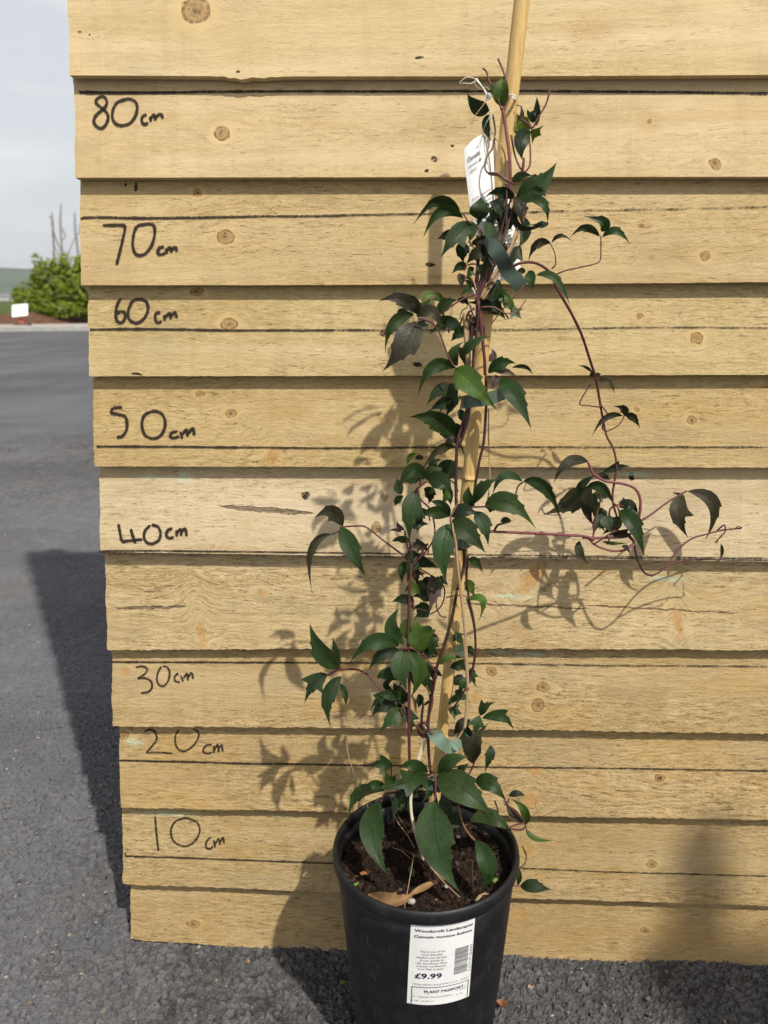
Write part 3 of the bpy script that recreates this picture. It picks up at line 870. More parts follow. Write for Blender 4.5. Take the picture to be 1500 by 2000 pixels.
def leaf_card(c, n, L_, W_):
    n = n / np.linalg.norm(n)
    a = np.cross(n, br.normal(size=3)); a /= np.linalg.norm(a)
    b = np.cross(n, a)
    k = len(LV)
    LV.extend([c - a * L_ / 2, c + b * W_ / 2 + n * .01, c + a * L_ / 2, c - b * W_ / 2 + n * .01])
    LF.extend([(k, k + 1, k + 2), (k, k + 2, k + 3)])
for (x, y, z, a, b, c) in blobs:
    cnt = int(1300 * (a * b * c) ** .67)
    lumps = br.normal(size=(12, 3)); lumps /= np.linalg.norm(lumps, axis=1)[:, None]
    for q in range(cnt):
        if br.random() < .88:
            v = lumps[br.integers(12)] + br.normal(size=3) * .24
        else:
            v = br.normal(size=3)
        v /= np.linalg.norm(v)
        rr = (.55 + .5 * br.random() ** .6)
        p = np.array([x, y, z]) + v * rr * np.array([a, b, c])
        if p[2] < .02: continue
        leaf_card(p, v * .7 + np.array([0.1, -.35, .8]) + br.normal(size=3) * .45, .15 + .08 * br.random(), .07 + .03 * br.random())
f_ = mesh_obj('foliage', LV, LF, BUSH, bush, False); f_['kind'] = 'stuff'
for q in range(6):
    t_ = br.uniform(-1.2, 1.5)
    tube('stem', [np.array([t_ * .4, 0, 0]), np.array([t_ * .7, .05, .7]), np.array([t_, .1, 1.4 + .3 * br.random()])], [.03, .02, .01], BARK, bush, 5, 3)

def bare_tree(x, ytop, ybase, dist, lab, bend, stubs):
    b0 = at_dist(x, ybase, dist); top = at_dist(x + bend, ytop, dist)
    H_ = top[2]
    t = thing('bare_tree', lab, 'tree', (b0[0], b0[1], 0), None)
    o_ = np.array([b0[0], b0[1], 0])
    pts = [np.array([0, 0, 0.0])]
    for j in range(1, 7):
        f = j / 6
        pts.append((top - o_) * np.array([f, f, f]) * np.array([1, 1, 1]) + np.array([br.normal() * .03, br.normal() * .03, 0]))
    tube('trunk', pts, [.055, .05, .045, .04, .042, .03], PALEBARK, t, 8, 4, .25)
    for (f, dx, dz, r) in stubs:
        c0 = (top - o_) * f
        c1 = c0 + np.array([dx * .55, br.normal() * .1, dz * .35]); c2 = c0 + np.array([dx, br.normal() * .15, dz])
        tube('branch', [c0, c1, c2], [r, r * .8, r * .55], PALEBARK, t, 6, 4, .3)
    for q in range(26):
        f = br.uniform(.55, 1.0); c0 = (top - o_) * f; a = br.uniform(0, 6.28)
        tube('twig', [c0, c0 + np.array([math.cos(a) * .11, math.sin(a) * .11, .05])], [.014, .006], PALEBARK, t, 4, 1)
bare_tree(106, 414, 600, 36, 'thin bare pollarded tree trunk standing leftmost behind the bush', -4, [(.93, -.06, .12, .03)])
bare_tree(117, 397, 600, 36, 'tallest bare pollarded tree trunk behind the bush with side limbs', 2, [(.62, -.3, 1.1, .035), (.5, .62, 1.15, .035), (.7, .12, .5, .03), (.55, -.28, .7, .03)])
bare_tree(158, 415, 600, 36.5, 'bare pollarded tree trunk showing right beside the fence edge', -11, [(.8, .25, .5, .03), (.6, .35, .8, .03)])

sb = at_dist(44, 641, 26.6); sb[2] = .10
sign = thing('small_sign', 'small blank white sign on a short red post in front of the bush', 'sign', sb)
WHITE = plain('white_sign_paint', (.85, .85, .85), .4, .03, 5, .5)
REDP = plain('red_paint', (.40, .12, .08), .6, .2, 12, .4)
DARKP = plain('dark_rubber', (.04, .04, .045), .7, .2, 12, .3)
tilt = Matrix.Rotation(math.radians(-28), 3, 'X') @ Matrix.Rotation(math.radians(-6), 3, 'Y')
T_ = np.array(tilt)
b = MB(); b.box((0, -.03, .47), .50, .03, .42, T_); b.build('sign_board', WHITE, sign)
b = MB(); b.box(T_ @ np.array([.02, -.017, -.11]) + np.array([0, -.03, .47]), .30, .004, .018, T_); b.build('printed_line', DARKP, sign)
b = MB(); b.box((0, .02, .15), .17, .12, .24); b.box((0, .02, .30), .10, .05, .14); b.build('post', REDP, sign)
b = MB(); b.box((0, .0, .02), .42, .30, .04); b.build('foot', DARKP, sign)
lump = mesh_obj('loose_stone', [(-.06, -.05, 0), (.07, -.04, 0), (.05, .06, 0), (-.05, .05, 0), (-.03, -.02, .09), (.04, .01, .10)],
                [(3, 2, 1, 0), (0, 1, 5, 4), (1, 2, 5), (2, 3, 4, 5), (3, 0, 4)], DARKP, None, False)
q = at_dist(59, 642, 25.6); lump.location = (q[0], q[1], .10)
tag(lump, 'dark stone on the pale pavement beside the small white sign', 'stone')



air = mesh_obj('haze', *(lambda m_: (m_.v, m_.f))((lambda m_: (m_.box((0, 0, 160), 13600, 13600, 404), m_)[1])(MB())), None, None, False)
hz_ = NT('haze_air'); hz_.t.nodes.remove(hz_.bsdf)
pv = hz_.node('ShaderNodeVolumePrincipled', {'Color': rgb(.80, .88, .97), 'Density': .00011, 'Anisotropy': .2})
hz_.t.links.new(pv.outputs[0], hz_.out.inputs['Volume'])
air.data.materials.append(hz_.m)
tag(air, None, kind='stuff')

# unseen blocker, added and shaped to cast the soft shadow at the lower right
fp, ft = G(1372, 1884, 0), P(1378, 1632, 0)
tr_ = (fp[1] + .60) / -sd[1]
px_ = fp + sd * tr_
tz = ft + sd * ((ft[1] + .60) / -sd[1])
pb = thing('shadow_blocker', 'slim blocker added outside the picture for casting the soft shadow at the lower right', 'post', (px_[0], -.60, 0))
m_ = MB(); m_.box((0, 0, px_[2] / 2), .125, .05, px_[2]); m_.build('blocker_shaft', batten_mat, pb)
m_ = MB(); m_.box((tz[0] - px_[0], 0, (px_[2] + tz[2]) / 2), .034, .04, tz[2] - px_[2]); m_.build('blocker_tip', batten_mat, pb)

# loose grit on the tarmac close to the camera
gr = np.random.default_rng(77)
GV, GF = [], []
for q in range(2600):
    x, y = gr.uniform(-.75, .46), gr.uniform(.47, 1.19)
    s = .0008 + .0022 * gr.random() ** 3
    c0 = np.array([x, y, .0012 + gr.random() * .0022])
    k = len(GV)
    GV.extend([c0 + s * np.array(d) * gr.uniform(.5, 1.3, 3) for d in ((1, .2, 0), (-1, -.1, 0), (.1, 1, 0), (0, -1, .1), (0, 0, .8), (0, 0, -.8))])
    GF.extend([(k + a_, k + b_, k + c_) for a_, b_, c_ in ((0, 2, 4), (2, 1, 4), (1, 3, 4), (3, 0, 4), (2, 0, 5), (1, 2, 5), (3, 1, 5), (0, 3, 5))])
gmat = NT('grit_stone')
gri = gmat.node('ShaderNodeNewGeometry').outputs['Random Per Island']
gramp = gmat.node('ShaderNodeValToRGB', {'Fac': gri})
gramp.color_ramp.elements[0].color = rgb(.03, .03, .03); gramp.color_ramp.elements[1].color = rgb(.36, .33, .29)
for p_, c_ in ((.45, (.12, .115, .11)), (.72, (.20, .19, .18)), (.86, (.19, .13, .08)), (.93, (.30, .24, .15))):
    e_ = gramp.color_ramp.elements.new(p_); e_.color = rgb(*c_)
gmat.P(color=gramp.outputs['Color'], rough=.8, spec=.3)
tag(mesh_obj('grit', GV, GF, gmat.m, None, False), 'loose grit and tiny stones scattered on the asphalt', kind='stuff')
# ------------------------------------------------------------------ pot and soil
PC = np.array([.0314, .5462, 0.0])
PH, RIM, RB = .200, .0752, .0555
pot = thing('plant_pot', 'round black plastic nursery pot with a white price sticker, standing against the fence', 'plant pot', PC)
pm = NT('black_plastic')
po = pm.obj()
scuff = pm.noise(pm.vmul(po, (30, 30, 9)), 1.0, 5, .65)
scr = pm.noise(pm.vmul(po, (300, 300, 60)), 1.0, 3, .6)
dust = pm.maprange(pm.noise(po, 55, 4, .6), .5, .75, 0, .5)
pc_ = pm.mix(dust, rgb(.006, .0065, .008), rgb(.030, .029, .027))
pc_ = pm.mix(pm.maprange(pm.noise(po, 900, 2), .74, .8, 0, .5), pc_, rgb(.16, .15, .13))
pc_ = pm.mix(pm.math('MULTIPLY', pm.maprange(scr, .60, .74), pm.maprange(scuff, .5, .66, 0, .35)), pc_, rgb(.17, .16, .15))
pm.P(color=pc_, rough=pm.maprange(scuff, .3, .7, .36, .62), spec=.36, normal=pm.bump(pm.noise(po, 90, 3), .0004))
def body_r(z): return RB + (.0722 - RB) * (z / .19) ** .9
prof = [(0, .004), (RB - .004, .004), (RB - .001, .0), (RB, .002)] + [(body_r(z), z) for z in np.linspace(.01, .19, 12)]
prof += [(body_r(.19) - .0022, .19)] + [(body_r(z) - .0022, z) for z in np.linspace(.18, .06, 6)] + [(0, .06)]
v, f = lathe_geo(prof, 120)
mesh_obj('pot_body', v, f, pm.m, pot)
rim = [(.0715, .1885), (.0728, .1880), (.0744, .1888), (.0752, .1910), (.0753, .1945), (.0749, .1978), (.0738, .1995), (.0726, .2000), (.0716, .1992), (.0707, .1965), (.0701, .190), (.0715, .1885)]
v, f = lathe_geo(rim, 120)
mesh_obj('rim', v, f, pm.m, pot)

def soil_material():
    m = NT('peat_soil')
    o = m.obj()
    n1 = m.noise(o, 160, 5, .65)
    vo = m.node('ShaderNodeTexVoronoi', {'Vector': o, 'Scale': 330.0}, feature='F1')
    c = m.mix(m.maprange(n1, .38, .72), rgb(.009, .0055, .004), rgb(.040, .024, .016))
    vc = m.sep(vo.outputs['Color'])
    c = m.mix(m.maprange(vc[0], .86, .93, 0, .55), c, rgb(.095, .055, .032))
    c = m.mix(m.maprange(vc[1], .988, .993, 0, .6), c, rgb(.28, .25, .21))
    m.P(color=c, rough=.95, spec=.18, normal=m.bump(m.math('ADD', n1, vo.outputs['Distance']), .003))
    return m.m
SOIL = soil_material()
SZ = .178
xs = np.linspace(-.0725, .0725, 92)
X, Y = np.meshgrid(xs, xs, indexing='ij')
f1, f2, ids = worley(X / .0085, Y / .0085, 33); g1, g2, id2 = worley(X / .004, Y / .004, 44)
Z = .0045 * np.clip((f2 - f1) * 2, 0, 1) * ids + .0022 * np.clip((g2 - g1) * 2, 0, 1) * id2 + .010 * (fbm(X * 45, Y * 45, 12, 4) - .5) + .004 * np.exp(-((X / .03) ** 2 + (Y / .03) ** 2)) - .002
keep = np.hypot(X, Y) < .0712
idx = np.arange(X.size).reshape(X.shape)
Q = np.stack([idx[:-1, :-1].ravel(), idx[1:, :-1].ravel(), idx[1:, 1:].ravel(), idx[:-1, 1:].ravel()], -1)
Q = Q[keep.ravel()[Q].all(1)]
soil = mesh_obj('potting_soil', np.stack([X, Y, Z], -1).reshape(-1, 3), Q, SOIL)
soil.location = (PC[0], PC[1], SZ)
tag(soil, 'dark crumbly potting compost filling the black pot', 'soil', kind='stuff')
# loose crumbs of compost on it
CV, CF = [], []
for q in range(900):
    r, a = .070 * math.sqrt(random.random()), random.uniform(0, 6.283)
    s = random.uniform(.0006, .0022)
    c0 = np.array([r * math.cos(a), r * math.sin(a), .0])
    gi, gj = int((c0[0] + .0725) / .145 * 91), int((c0[1] + .0725) / .145 * 91)
    c0[2] = Z[gi, gj] + s * .3
    k = len(CV)
    CV.extend([c0 + s * np.array(d) * rng.uniform(.5, 1.3, 3) for d in ((1, 0, 0), (-1, 0, 0), (0, 1, 0), (0, -1, 0), (0, 0, 1), (0, 0, -1))])
    CF.extend([(k + a_, k + b_, k + c_) for a_, b_, c_ in ((0, 2, 4), (2, 1, 4), (1, 3, 4), (3, 0, 4), (2, 0, 5), (1, 2, 5), (3, 1, 5), (0, 3, 5))])
cr_ = mesh_obj('crumbs', CV, CF, SOIL, soil, False); cr_['kind'] = 'stuff'

# ------------------------------------------------------------------ price sticker wrapped on the pot
def pot_hit(x, y):
    d = ray(x, y); o = CAM - PC
    lo, hi = None, None
    ts = np.linspace(.3, 1.0, 4000)
    pts = o + ts[:, None] * d
    g = np.hypot(pts[:, 0], pts[:, 1]) - np.array([body_r(max(0.001, min(.19, z))) for z in pts[:, 2]])
    j = int(np.argmax(g < 0)); p = pts[j]
    return math.atan2(p[0], -p[1]), p[2]
cor = [pot_hit(*c) for c in ((803.5, 1794), (927.5, 1781), (795, 1957), (915, 1944))]
def lab(s, t, off=.0006):
    """label coordinates (0..1 across, 0..1 down) onto the pot wall"""
    th = (cor[0][0] * (1 - s) + cor[1][0] * s) * (1 - t) + (cor[2][0] * (1 - s) + cor[3][0] * s) * t
    z = (cor[0][1] * (1 - s) + cor[1][1] * s) * (1 - t) + (cor[2][1] * (1 - s) + cor[3][1] * s) * t
    r = body_r(min(.19, z)) + off
    return (r * math.sin(th), -r * math.cos(th), z)
STK = plain('sticker_paper', (.78, .78, .77), .45, .05, 60, .45, .0002, 150)
ns, nt = 17, 22
V = [lab(i / (ns - 1), -.03 + 1.03 * j / (nt - 1)) for i in range(ns) for j in range(nt)]
F = [(i * nt + j, i * nt + j + 1, (i + 1) * nt + j + 1, (i + 1) * nt + j) for i in range(ns - 1) for j in range(nt - 1)]
sticker = mesh_obj('price_sticker', V, F, STK, pot)
NAVY = plain('navy_print', (.015, .016, .05), .6, .05, 60, .3)
GREYP = plain('grey_print', (.13, .13, .15), .6, .05, 60, .3)
LW = np.linalg.norm(np.array(lab(0, .5)) - np.array(lab(1, .5))); LH = np.linalg.norm(np.array(lab(.5, 0)) - np.array(lab(.5, 1)))

def text_geo(body, shear=0.0, bold=0.0):
    cu = D.curves.new('lettering', 'FONT')
    cu.body = body; cu.size = 1.0; cu.shear = shear; cu.offset = bold; cu.resolution_u = 2
    o = D.objects.new('lettering_tmp', cu); col.objects.link(o)
    dg = bpy.context.evaluated_depsgraph_get()
    me = D.meshes.new_from_object(o.evaluated_get(dg))
    vs = np.array([v.co[:] for v in me.vertices]); fs = [tuple(p.vertices) for p in me.polygons]
    D.objects.remove(o); D.curves.remove(cu); D.meshes.remove(me)
    return vs, fs
def label_text(mb, body, x0, x1, yb, shear=0.0, bold=0.0, h=None, vertical=False):
    """text with its baseline at yb, fitted to x0..x1 of the label; its height follows unless h (of label height) is given"""
    vs, fs = text_geo(body, shear, bold)
    mn, mxx = vs[:, 0].min(), vs[:, 0].max()
    k = (x1 - x0) / (mxx - mn)
    if vertical:
        kk = k
        for v_ in vs:
            mb.v.append(lab(yb - v_[1] * kk * LH / LW * (h or 1), x1 - (v_[0] - mn) * k, .0010))
    else:
        ky = k * LW / LH if h is None else h / .72
        for v_ in vs:
            mb.v.append(lab(x0 + (v_[0] - mn) * k, yb - v_[1] * ky, .0010))
    b0 = len(mb.v) - len(vs)
    mb.f.extend([tuple(i + b0 for i in f) for f in fs])
def label_bar(mb, x0, x1, y0, y1, n=6):
    k = len(mb.v)
    for i in range(n + 1):
        s = x0 + (x1 - x0) * i / n
        mb.v.extend([lab(s, y0, .0010), lab(s, y1, .0010)])
    mb.f.extend([(k + 2 * i, k + 2 * i + 1, k + 2 * i + 3, k + 2 * i + 2) for i in range(n)])
mb = MB()
label_text(mb, 'Woodcroft Landscapes', .06, .965, .128, 0, .018, .030)
label_text(mb, 'Clematis montana Rubens', .06, .955, .195, 0, .012, .030)
mb.build('heading_lettering', NAVY, sticker)
mb = MB()
for j, (tx, x0, x1) in enumerate((('This is one of the', .165, .54), ('most beautiful', .19, .50), ('climbers you can buy.', .11, .58), ('Grows quickly to', .16, .53), ('15ft. Deciduous Mass', .11, .585), ('of pinky red flowers', .12, .565), ('from May to June', .14, .53))):
    label_text(mb, tx, x0, x1, .362 + j * .0345, 0, .0, .021)
label_text(mb, 'Great plants are grown in Co. Down', .08, .96, .752, .35, -.002, .019)
label_text(mb, 'A   Clematis montana Rubens', .085, .70, .905, 0, 0, .018)
label_text(mb, 'B  GB - UK-NI1213', .075, .41, .955, 0, 0, .015)
label_text(mb, 'C  139796', .77, .915, .870, 0, 0, .014)
label_text(mb, 'D  GB', .765, .865, .920, 0, 0, .014)
mb.build('small_lettering', GREYP, sticker)
mb = MB(); label_text(mb, '\u00a39.99', .105, .515, .672, 0, .022, .062); mb.build('price_lettering', NAVY, sticker)
mb = MB(); label_text(mb, 'PLANT PASSPORT -', .26, .93, .848, 0, .012, .032)
label_bar(mb, .065, .965, .778, .784, 12); label_bar(mb, .065, .075, .784, 1.0, 1); label_bar(mb, .955, .965, .784, .985, 1)
mb.build('passport_lettering', NAVY, sticker)
mb = MB()
y = .350
br2 = random.Random(8)
while y < .655:
    h = br2.choice((.0022, .0035, .0055, .008)); label_bar(mb, .70, .92, y, min(y + h, .66), 4); y += h + br2.choice((.0025, .004, .006))
label_text(mb, '5 017177 026062', .35, .67, .985, 0, 0, .75, True)
mb.build('barcode', GREYP, sticker)

# ------------------------------------------------------------------ bamboo cane
cm = NT('bamboo')
co = cm.obj()
cst = cm.noise(cm.vmul(co, (900, 900, 14)), 1.0, 3, .55)
cbl = cm.noise(co, 30, 4, .55)
cc = cm.mix(cm.maprange(cst, .35, .65), rgb(.47, .305, .105), rgb(.60, .415, .165))
cc = cm.mix(cm.maprange(cbl, .5, .72, 0, .5), cc, rgb(.40, .23, .08))
cm.P(color=cc, rough=.42, spec=.4, normal=cm.bump(cst, .0003))
c_lo, c_hi = G(838, 1632, .175), P(1027, -70, .092)
cane = thing('bamboo_cane', 'smooth yellow bamboo cane leaning up out of the pot', 'cane', c_lo)
ax = c_hi - c_lo; cl = np.linalg.norm(ax); ax /= cl
def cane_f(x, y):   # fraction along the cane nearest the sight line through (x, y)
    d = ray(x, y); d = d / np.linalg.norm(d); w = c_lo - CAM
    b = ax @ d
    return float(((w @ d) * b - w @ ax) / (1 - b * b)) / cl
nodes = [cane_f(914, 935), cane_f(949, 612), cane_f(864, 1440)]
fs_ = sorted(list(np.linspace(-.04, 1, 50)) + [n + e for n in nodes for e in (-.008, -.004, -.0015, 0, .0015, .004, .008)])
pts, rad = [], []
for q in fs_:
    r = .0049 + .0007 * q
    for n in nodes:
        e = abs(q - n)
        r += .0008 * math.exp(-(e / .003) ** 2) - .0003 * math.exp(-((q - n - .0045) / .002) ** 2)
    pts.append(ax * cl * q + np.array([.0018 * math.sin(q * 6 + .4), 0, 0]) * (1 - q)); rad.append(r)
vv, ff = [], []
side = np.cross(ax, [0, 1, 0]); side /= np.linalg.norm(side); oth = np.cross(ax, side)
for p, r in zip(pts, rad):
    for k in range(20):
        a = 2 * math.pi * k / 20; vv.append(p + r * (math.cos(a) * side + math.sin(a) * oth))
for i in range(len(pts) - 1):
    for k in range(20):
        a, b = i * 20 + k, i * 20 + (k + 1) % 20; ff.append((a, b, b + 20, a + 20))
ff.append(tuple(range((len(pts) - 1) * 20, len(pts) * 20)))
mesh_obj('culm', vv, ff, cm.m, cane)
ring_m = plain('bamboo_node', (.33, .19, .07), .6, .3, 300, .3)
for n in nodes[:2]:
    v, f = tube_geo([ax * cl * n + (.0059 + .0007 * n) * (math.cos(a) * side + math.sin(a) * oth) for a in np.linspace(0, 2 * math.pi, 25)], .00045, 5)
    mesh_obj('node_ring', v, f, ring_m, cane)

# ------------------------------------------------------------------ clematis
plant = thing('clematis_plant', 'climbing clematis with dark green toothed leaves and maroon stems tied up a cane', 'climbing plant', PC + np.array([0, 0, SZ]))
def under(o, par):   # geometry is built in world space; move it into its thing's own frame
    o.data.transform(Matrix.Translation(-Vector(par.location)))
    o.parent = par
    return o
def place(o): return under(o, plant)

def leaf_material():
    m = NT('clematis_leaf')
    uv = m.sep(m.node('ShaderNodeUVMap').outputs[0])
    x = m.math('ABSOLUTE', uv[0])
    oi = m.node('ShaderNodeObjectInfo')
    geo = m.node('ShaderNodeNewGeometry')
    o = m.node('ShaderNodeTexCoord').outputs['Object']
    base = oi.outputs['Color']
    n1 = m.noise(o, 130, 4, .6)
    k = m.maprange(n1, .3, .7, .72, 1.28)
    c = m.node('ShaderNodeVectorMath', {0: base, 1: m.comb(k, k, k)}, operation='MULTIPLY').outputs[0]
    # veins: midrib and side veins that run forward from it
    mid = m.maprange(x, .015, .075, 1, 0, True)
    ph = m.math('SUBTRACT', m.math('MULTIPLY', uv[1], 9.0), m.math('MULTIPLY', x, 2.6))
    tri = m.math('ABSOLUTE', m.math('SUBTRACT', m.node('ShaderNodeMath', {0: ph}, operation='FRACT').outputs[0], .5))
    sv = m.math('MULTIPLY', m.maprange(tri, .0, .07, 1, 0, True), m.maprange(x, .05, .9, .8, .0))
    vein = m.math('MAXIMUM', mid, m.math('MULTIPLY', sv, .45))
    lighter = m.node('ShaderNodeVectorMath', {0: c, 1: (1.9, 1.75, 1.6)}, operation='MULTIPLY').outputs[0]
    c = m.mix(m.math('MULTIPLY', vein, .55), c, lighter)
    edge = m.maprange(x, .86, 1.0, 0, .45)
    c = m.mix(edge, c, rgb(.05, .03, .02))
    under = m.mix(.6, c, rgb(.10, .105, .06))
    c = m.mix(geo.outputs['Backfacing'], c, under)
    hgt = m.math('ADD', m.math('MULTIPLY', vein, -.8), m.math('MULTIPLY', n1, .6))
    nrm = m.bump(hgt, .0006)
    m.P(color=c, rough=m.maprange(n1, .3, .7, .42, .62), spec=.27, normal=nrm)
    tr = m.node('ShaderNodeBsdfTranslucent', {'Color': m.node('ShaderNodeVectorMath', {0: base, 1: (1.8, 2.1, .9)}, operation='MULTIPLY').outputs[0]})
    ms = m.node('ShaderNodeMixShader', {0: .16, 1: m.bsdf.outputs[0], 2: tr.outputs[0]})
    m.t.links.new(ms.outputs[0], m.out.inputs[0])
    return m.m
LEAF = leaf_material()

T_A = [0, .025, .07, .14, .24, .34, .44, .52, .545, .62, .685, .705, .80, .90, 1]
L_A = [.05, .26, .50, .76, .95, 1.0, .96, 1.0, .69, .58, .60, .41, .25, .10, .0]
R_A = [.05, .26, .50, .76, .95, 1.0, .93, .84, .80, .78, .50, .44, .27, .11, .0]
L_B = [.05, .20, .40, .62, .82, 1.05, 1.34, 1.56, .62, .54, .56, .36, .22, .10, .0]
R_C = [.05, .24, .50, .75, .94, 1.0, .97, .88, .85, .75, .62, .58, .38, .17, .0]
SHAPES = {'A': (L_A, R_A), 'B': (L_B, R_A), 'C': (R_C, R_C), 'D': (L_B, L_B), 'E': (L_A, R_C)}
COLS = {'g': (.018, .038, .008), 'b': (.040, .076, .010), 'd': (.013, .025, .008), 'z': (.026, .025, .011), 'p': (.085, .060, .050), 'y': (.085, .135, .018), 'w': (.105, .090, .060), 's': (.06, .085, .055)}  # 'y' has sunlight shining through the blade painted into its colour
def make_leaf(shape, colr, B, M, T, w, fold=.22, roll=0.0, droop=.0):
    """blade along a curve from B through M to T (3-D points), w metres wide"""
    Q = 2 * M - (B + T) / 2
    ls, rs = SHAPES[shape.upper()]
    if shape.islower(): ls, rs = rs, ls
    cols_ = [-1, -.72, -.4, 0, .4, .72, 1]
    V, UV, F = [], [], []
    ln = np.linalg.norm(M - B) + np.linalg.norm(T - M)
    seed = random.random() * 50
    for a, t in enumerate(T_A):
        for s in cols_:
            wl = (ls if s < 0 else rs)[a]
            tt = min(1.0, t + .07 * abs(s) * wl * (1 - t))
            p = (1 - tt) ** 2 * B + 2 * tt * (1 - tt) * Q + tt ** 2 * T
            tg = 2 * (1 - tt) * (Q - B) + 2 * tt * (T - Q)
            tg = tg / (np.linalg.norm(tg) + 1e-9)
            vw = CAM - p; vw = vw / np.linalg.norm(vw)
            sd_ = np.cross(tg, vw); sd_ = sd_ / (np.linalg.norm(sd_) + 1e-9)
            nn = np.cross(sd_, tg)
            ca, sa = math.cos(roll), math.sin(roll)
            s2 = ca * sd_ + sa * nn; n2 = -sa * sd_ + ca * nn
            h = w / 2 * wl * abs(s)
            wave = .03 * w * math.sin(9 * t + seed + 2 * s) * abs(s)
            V.append(p + s2 * (w / 2 * wl * s) + n2 * (fold * h - droop * h * abs(s) + wave))
            UV.append((s, t))
    nc = len(cols_)
    for a in range(len(T_A) - 1):
        for b in range(nc - 1):
            F.append((a * nc + b, a * nc + b + 1, (a + 1) * nc + b + 1, (a + 1) * nc + b))
    # counter-clockwise from the viewer's side
    o = mesh_obj('leaf', V, F, LEAF, None, True, UV)
    c0 = COLS[colr]
    j = random.uniform(.72, 1.28)
    o.color = (c0[0] * j * random.uniform(.9, 1.12), c0[1] * j, c0[2] * j * random.uniform(.85, 1.2), 1)
    return place(o)

CROPS = {'1': (700, 0, 2.5), '2': (560, 550, 2.5), '3': (560, 1100, 2.5), '4': (950, 350, 2.5), '5': (600, 1400, 2.7273), '6': (740, 1180, 6.667), '7': (620, 1480, 3.125), '8': (860, 380, 6.818), '9': (1080, 880, 6.25), 'q': (860, 130, 5.769)}
def pt(c, x, y):
    ox, oy, s = CROPS[c]
    return ox + x / s, oy + y / s
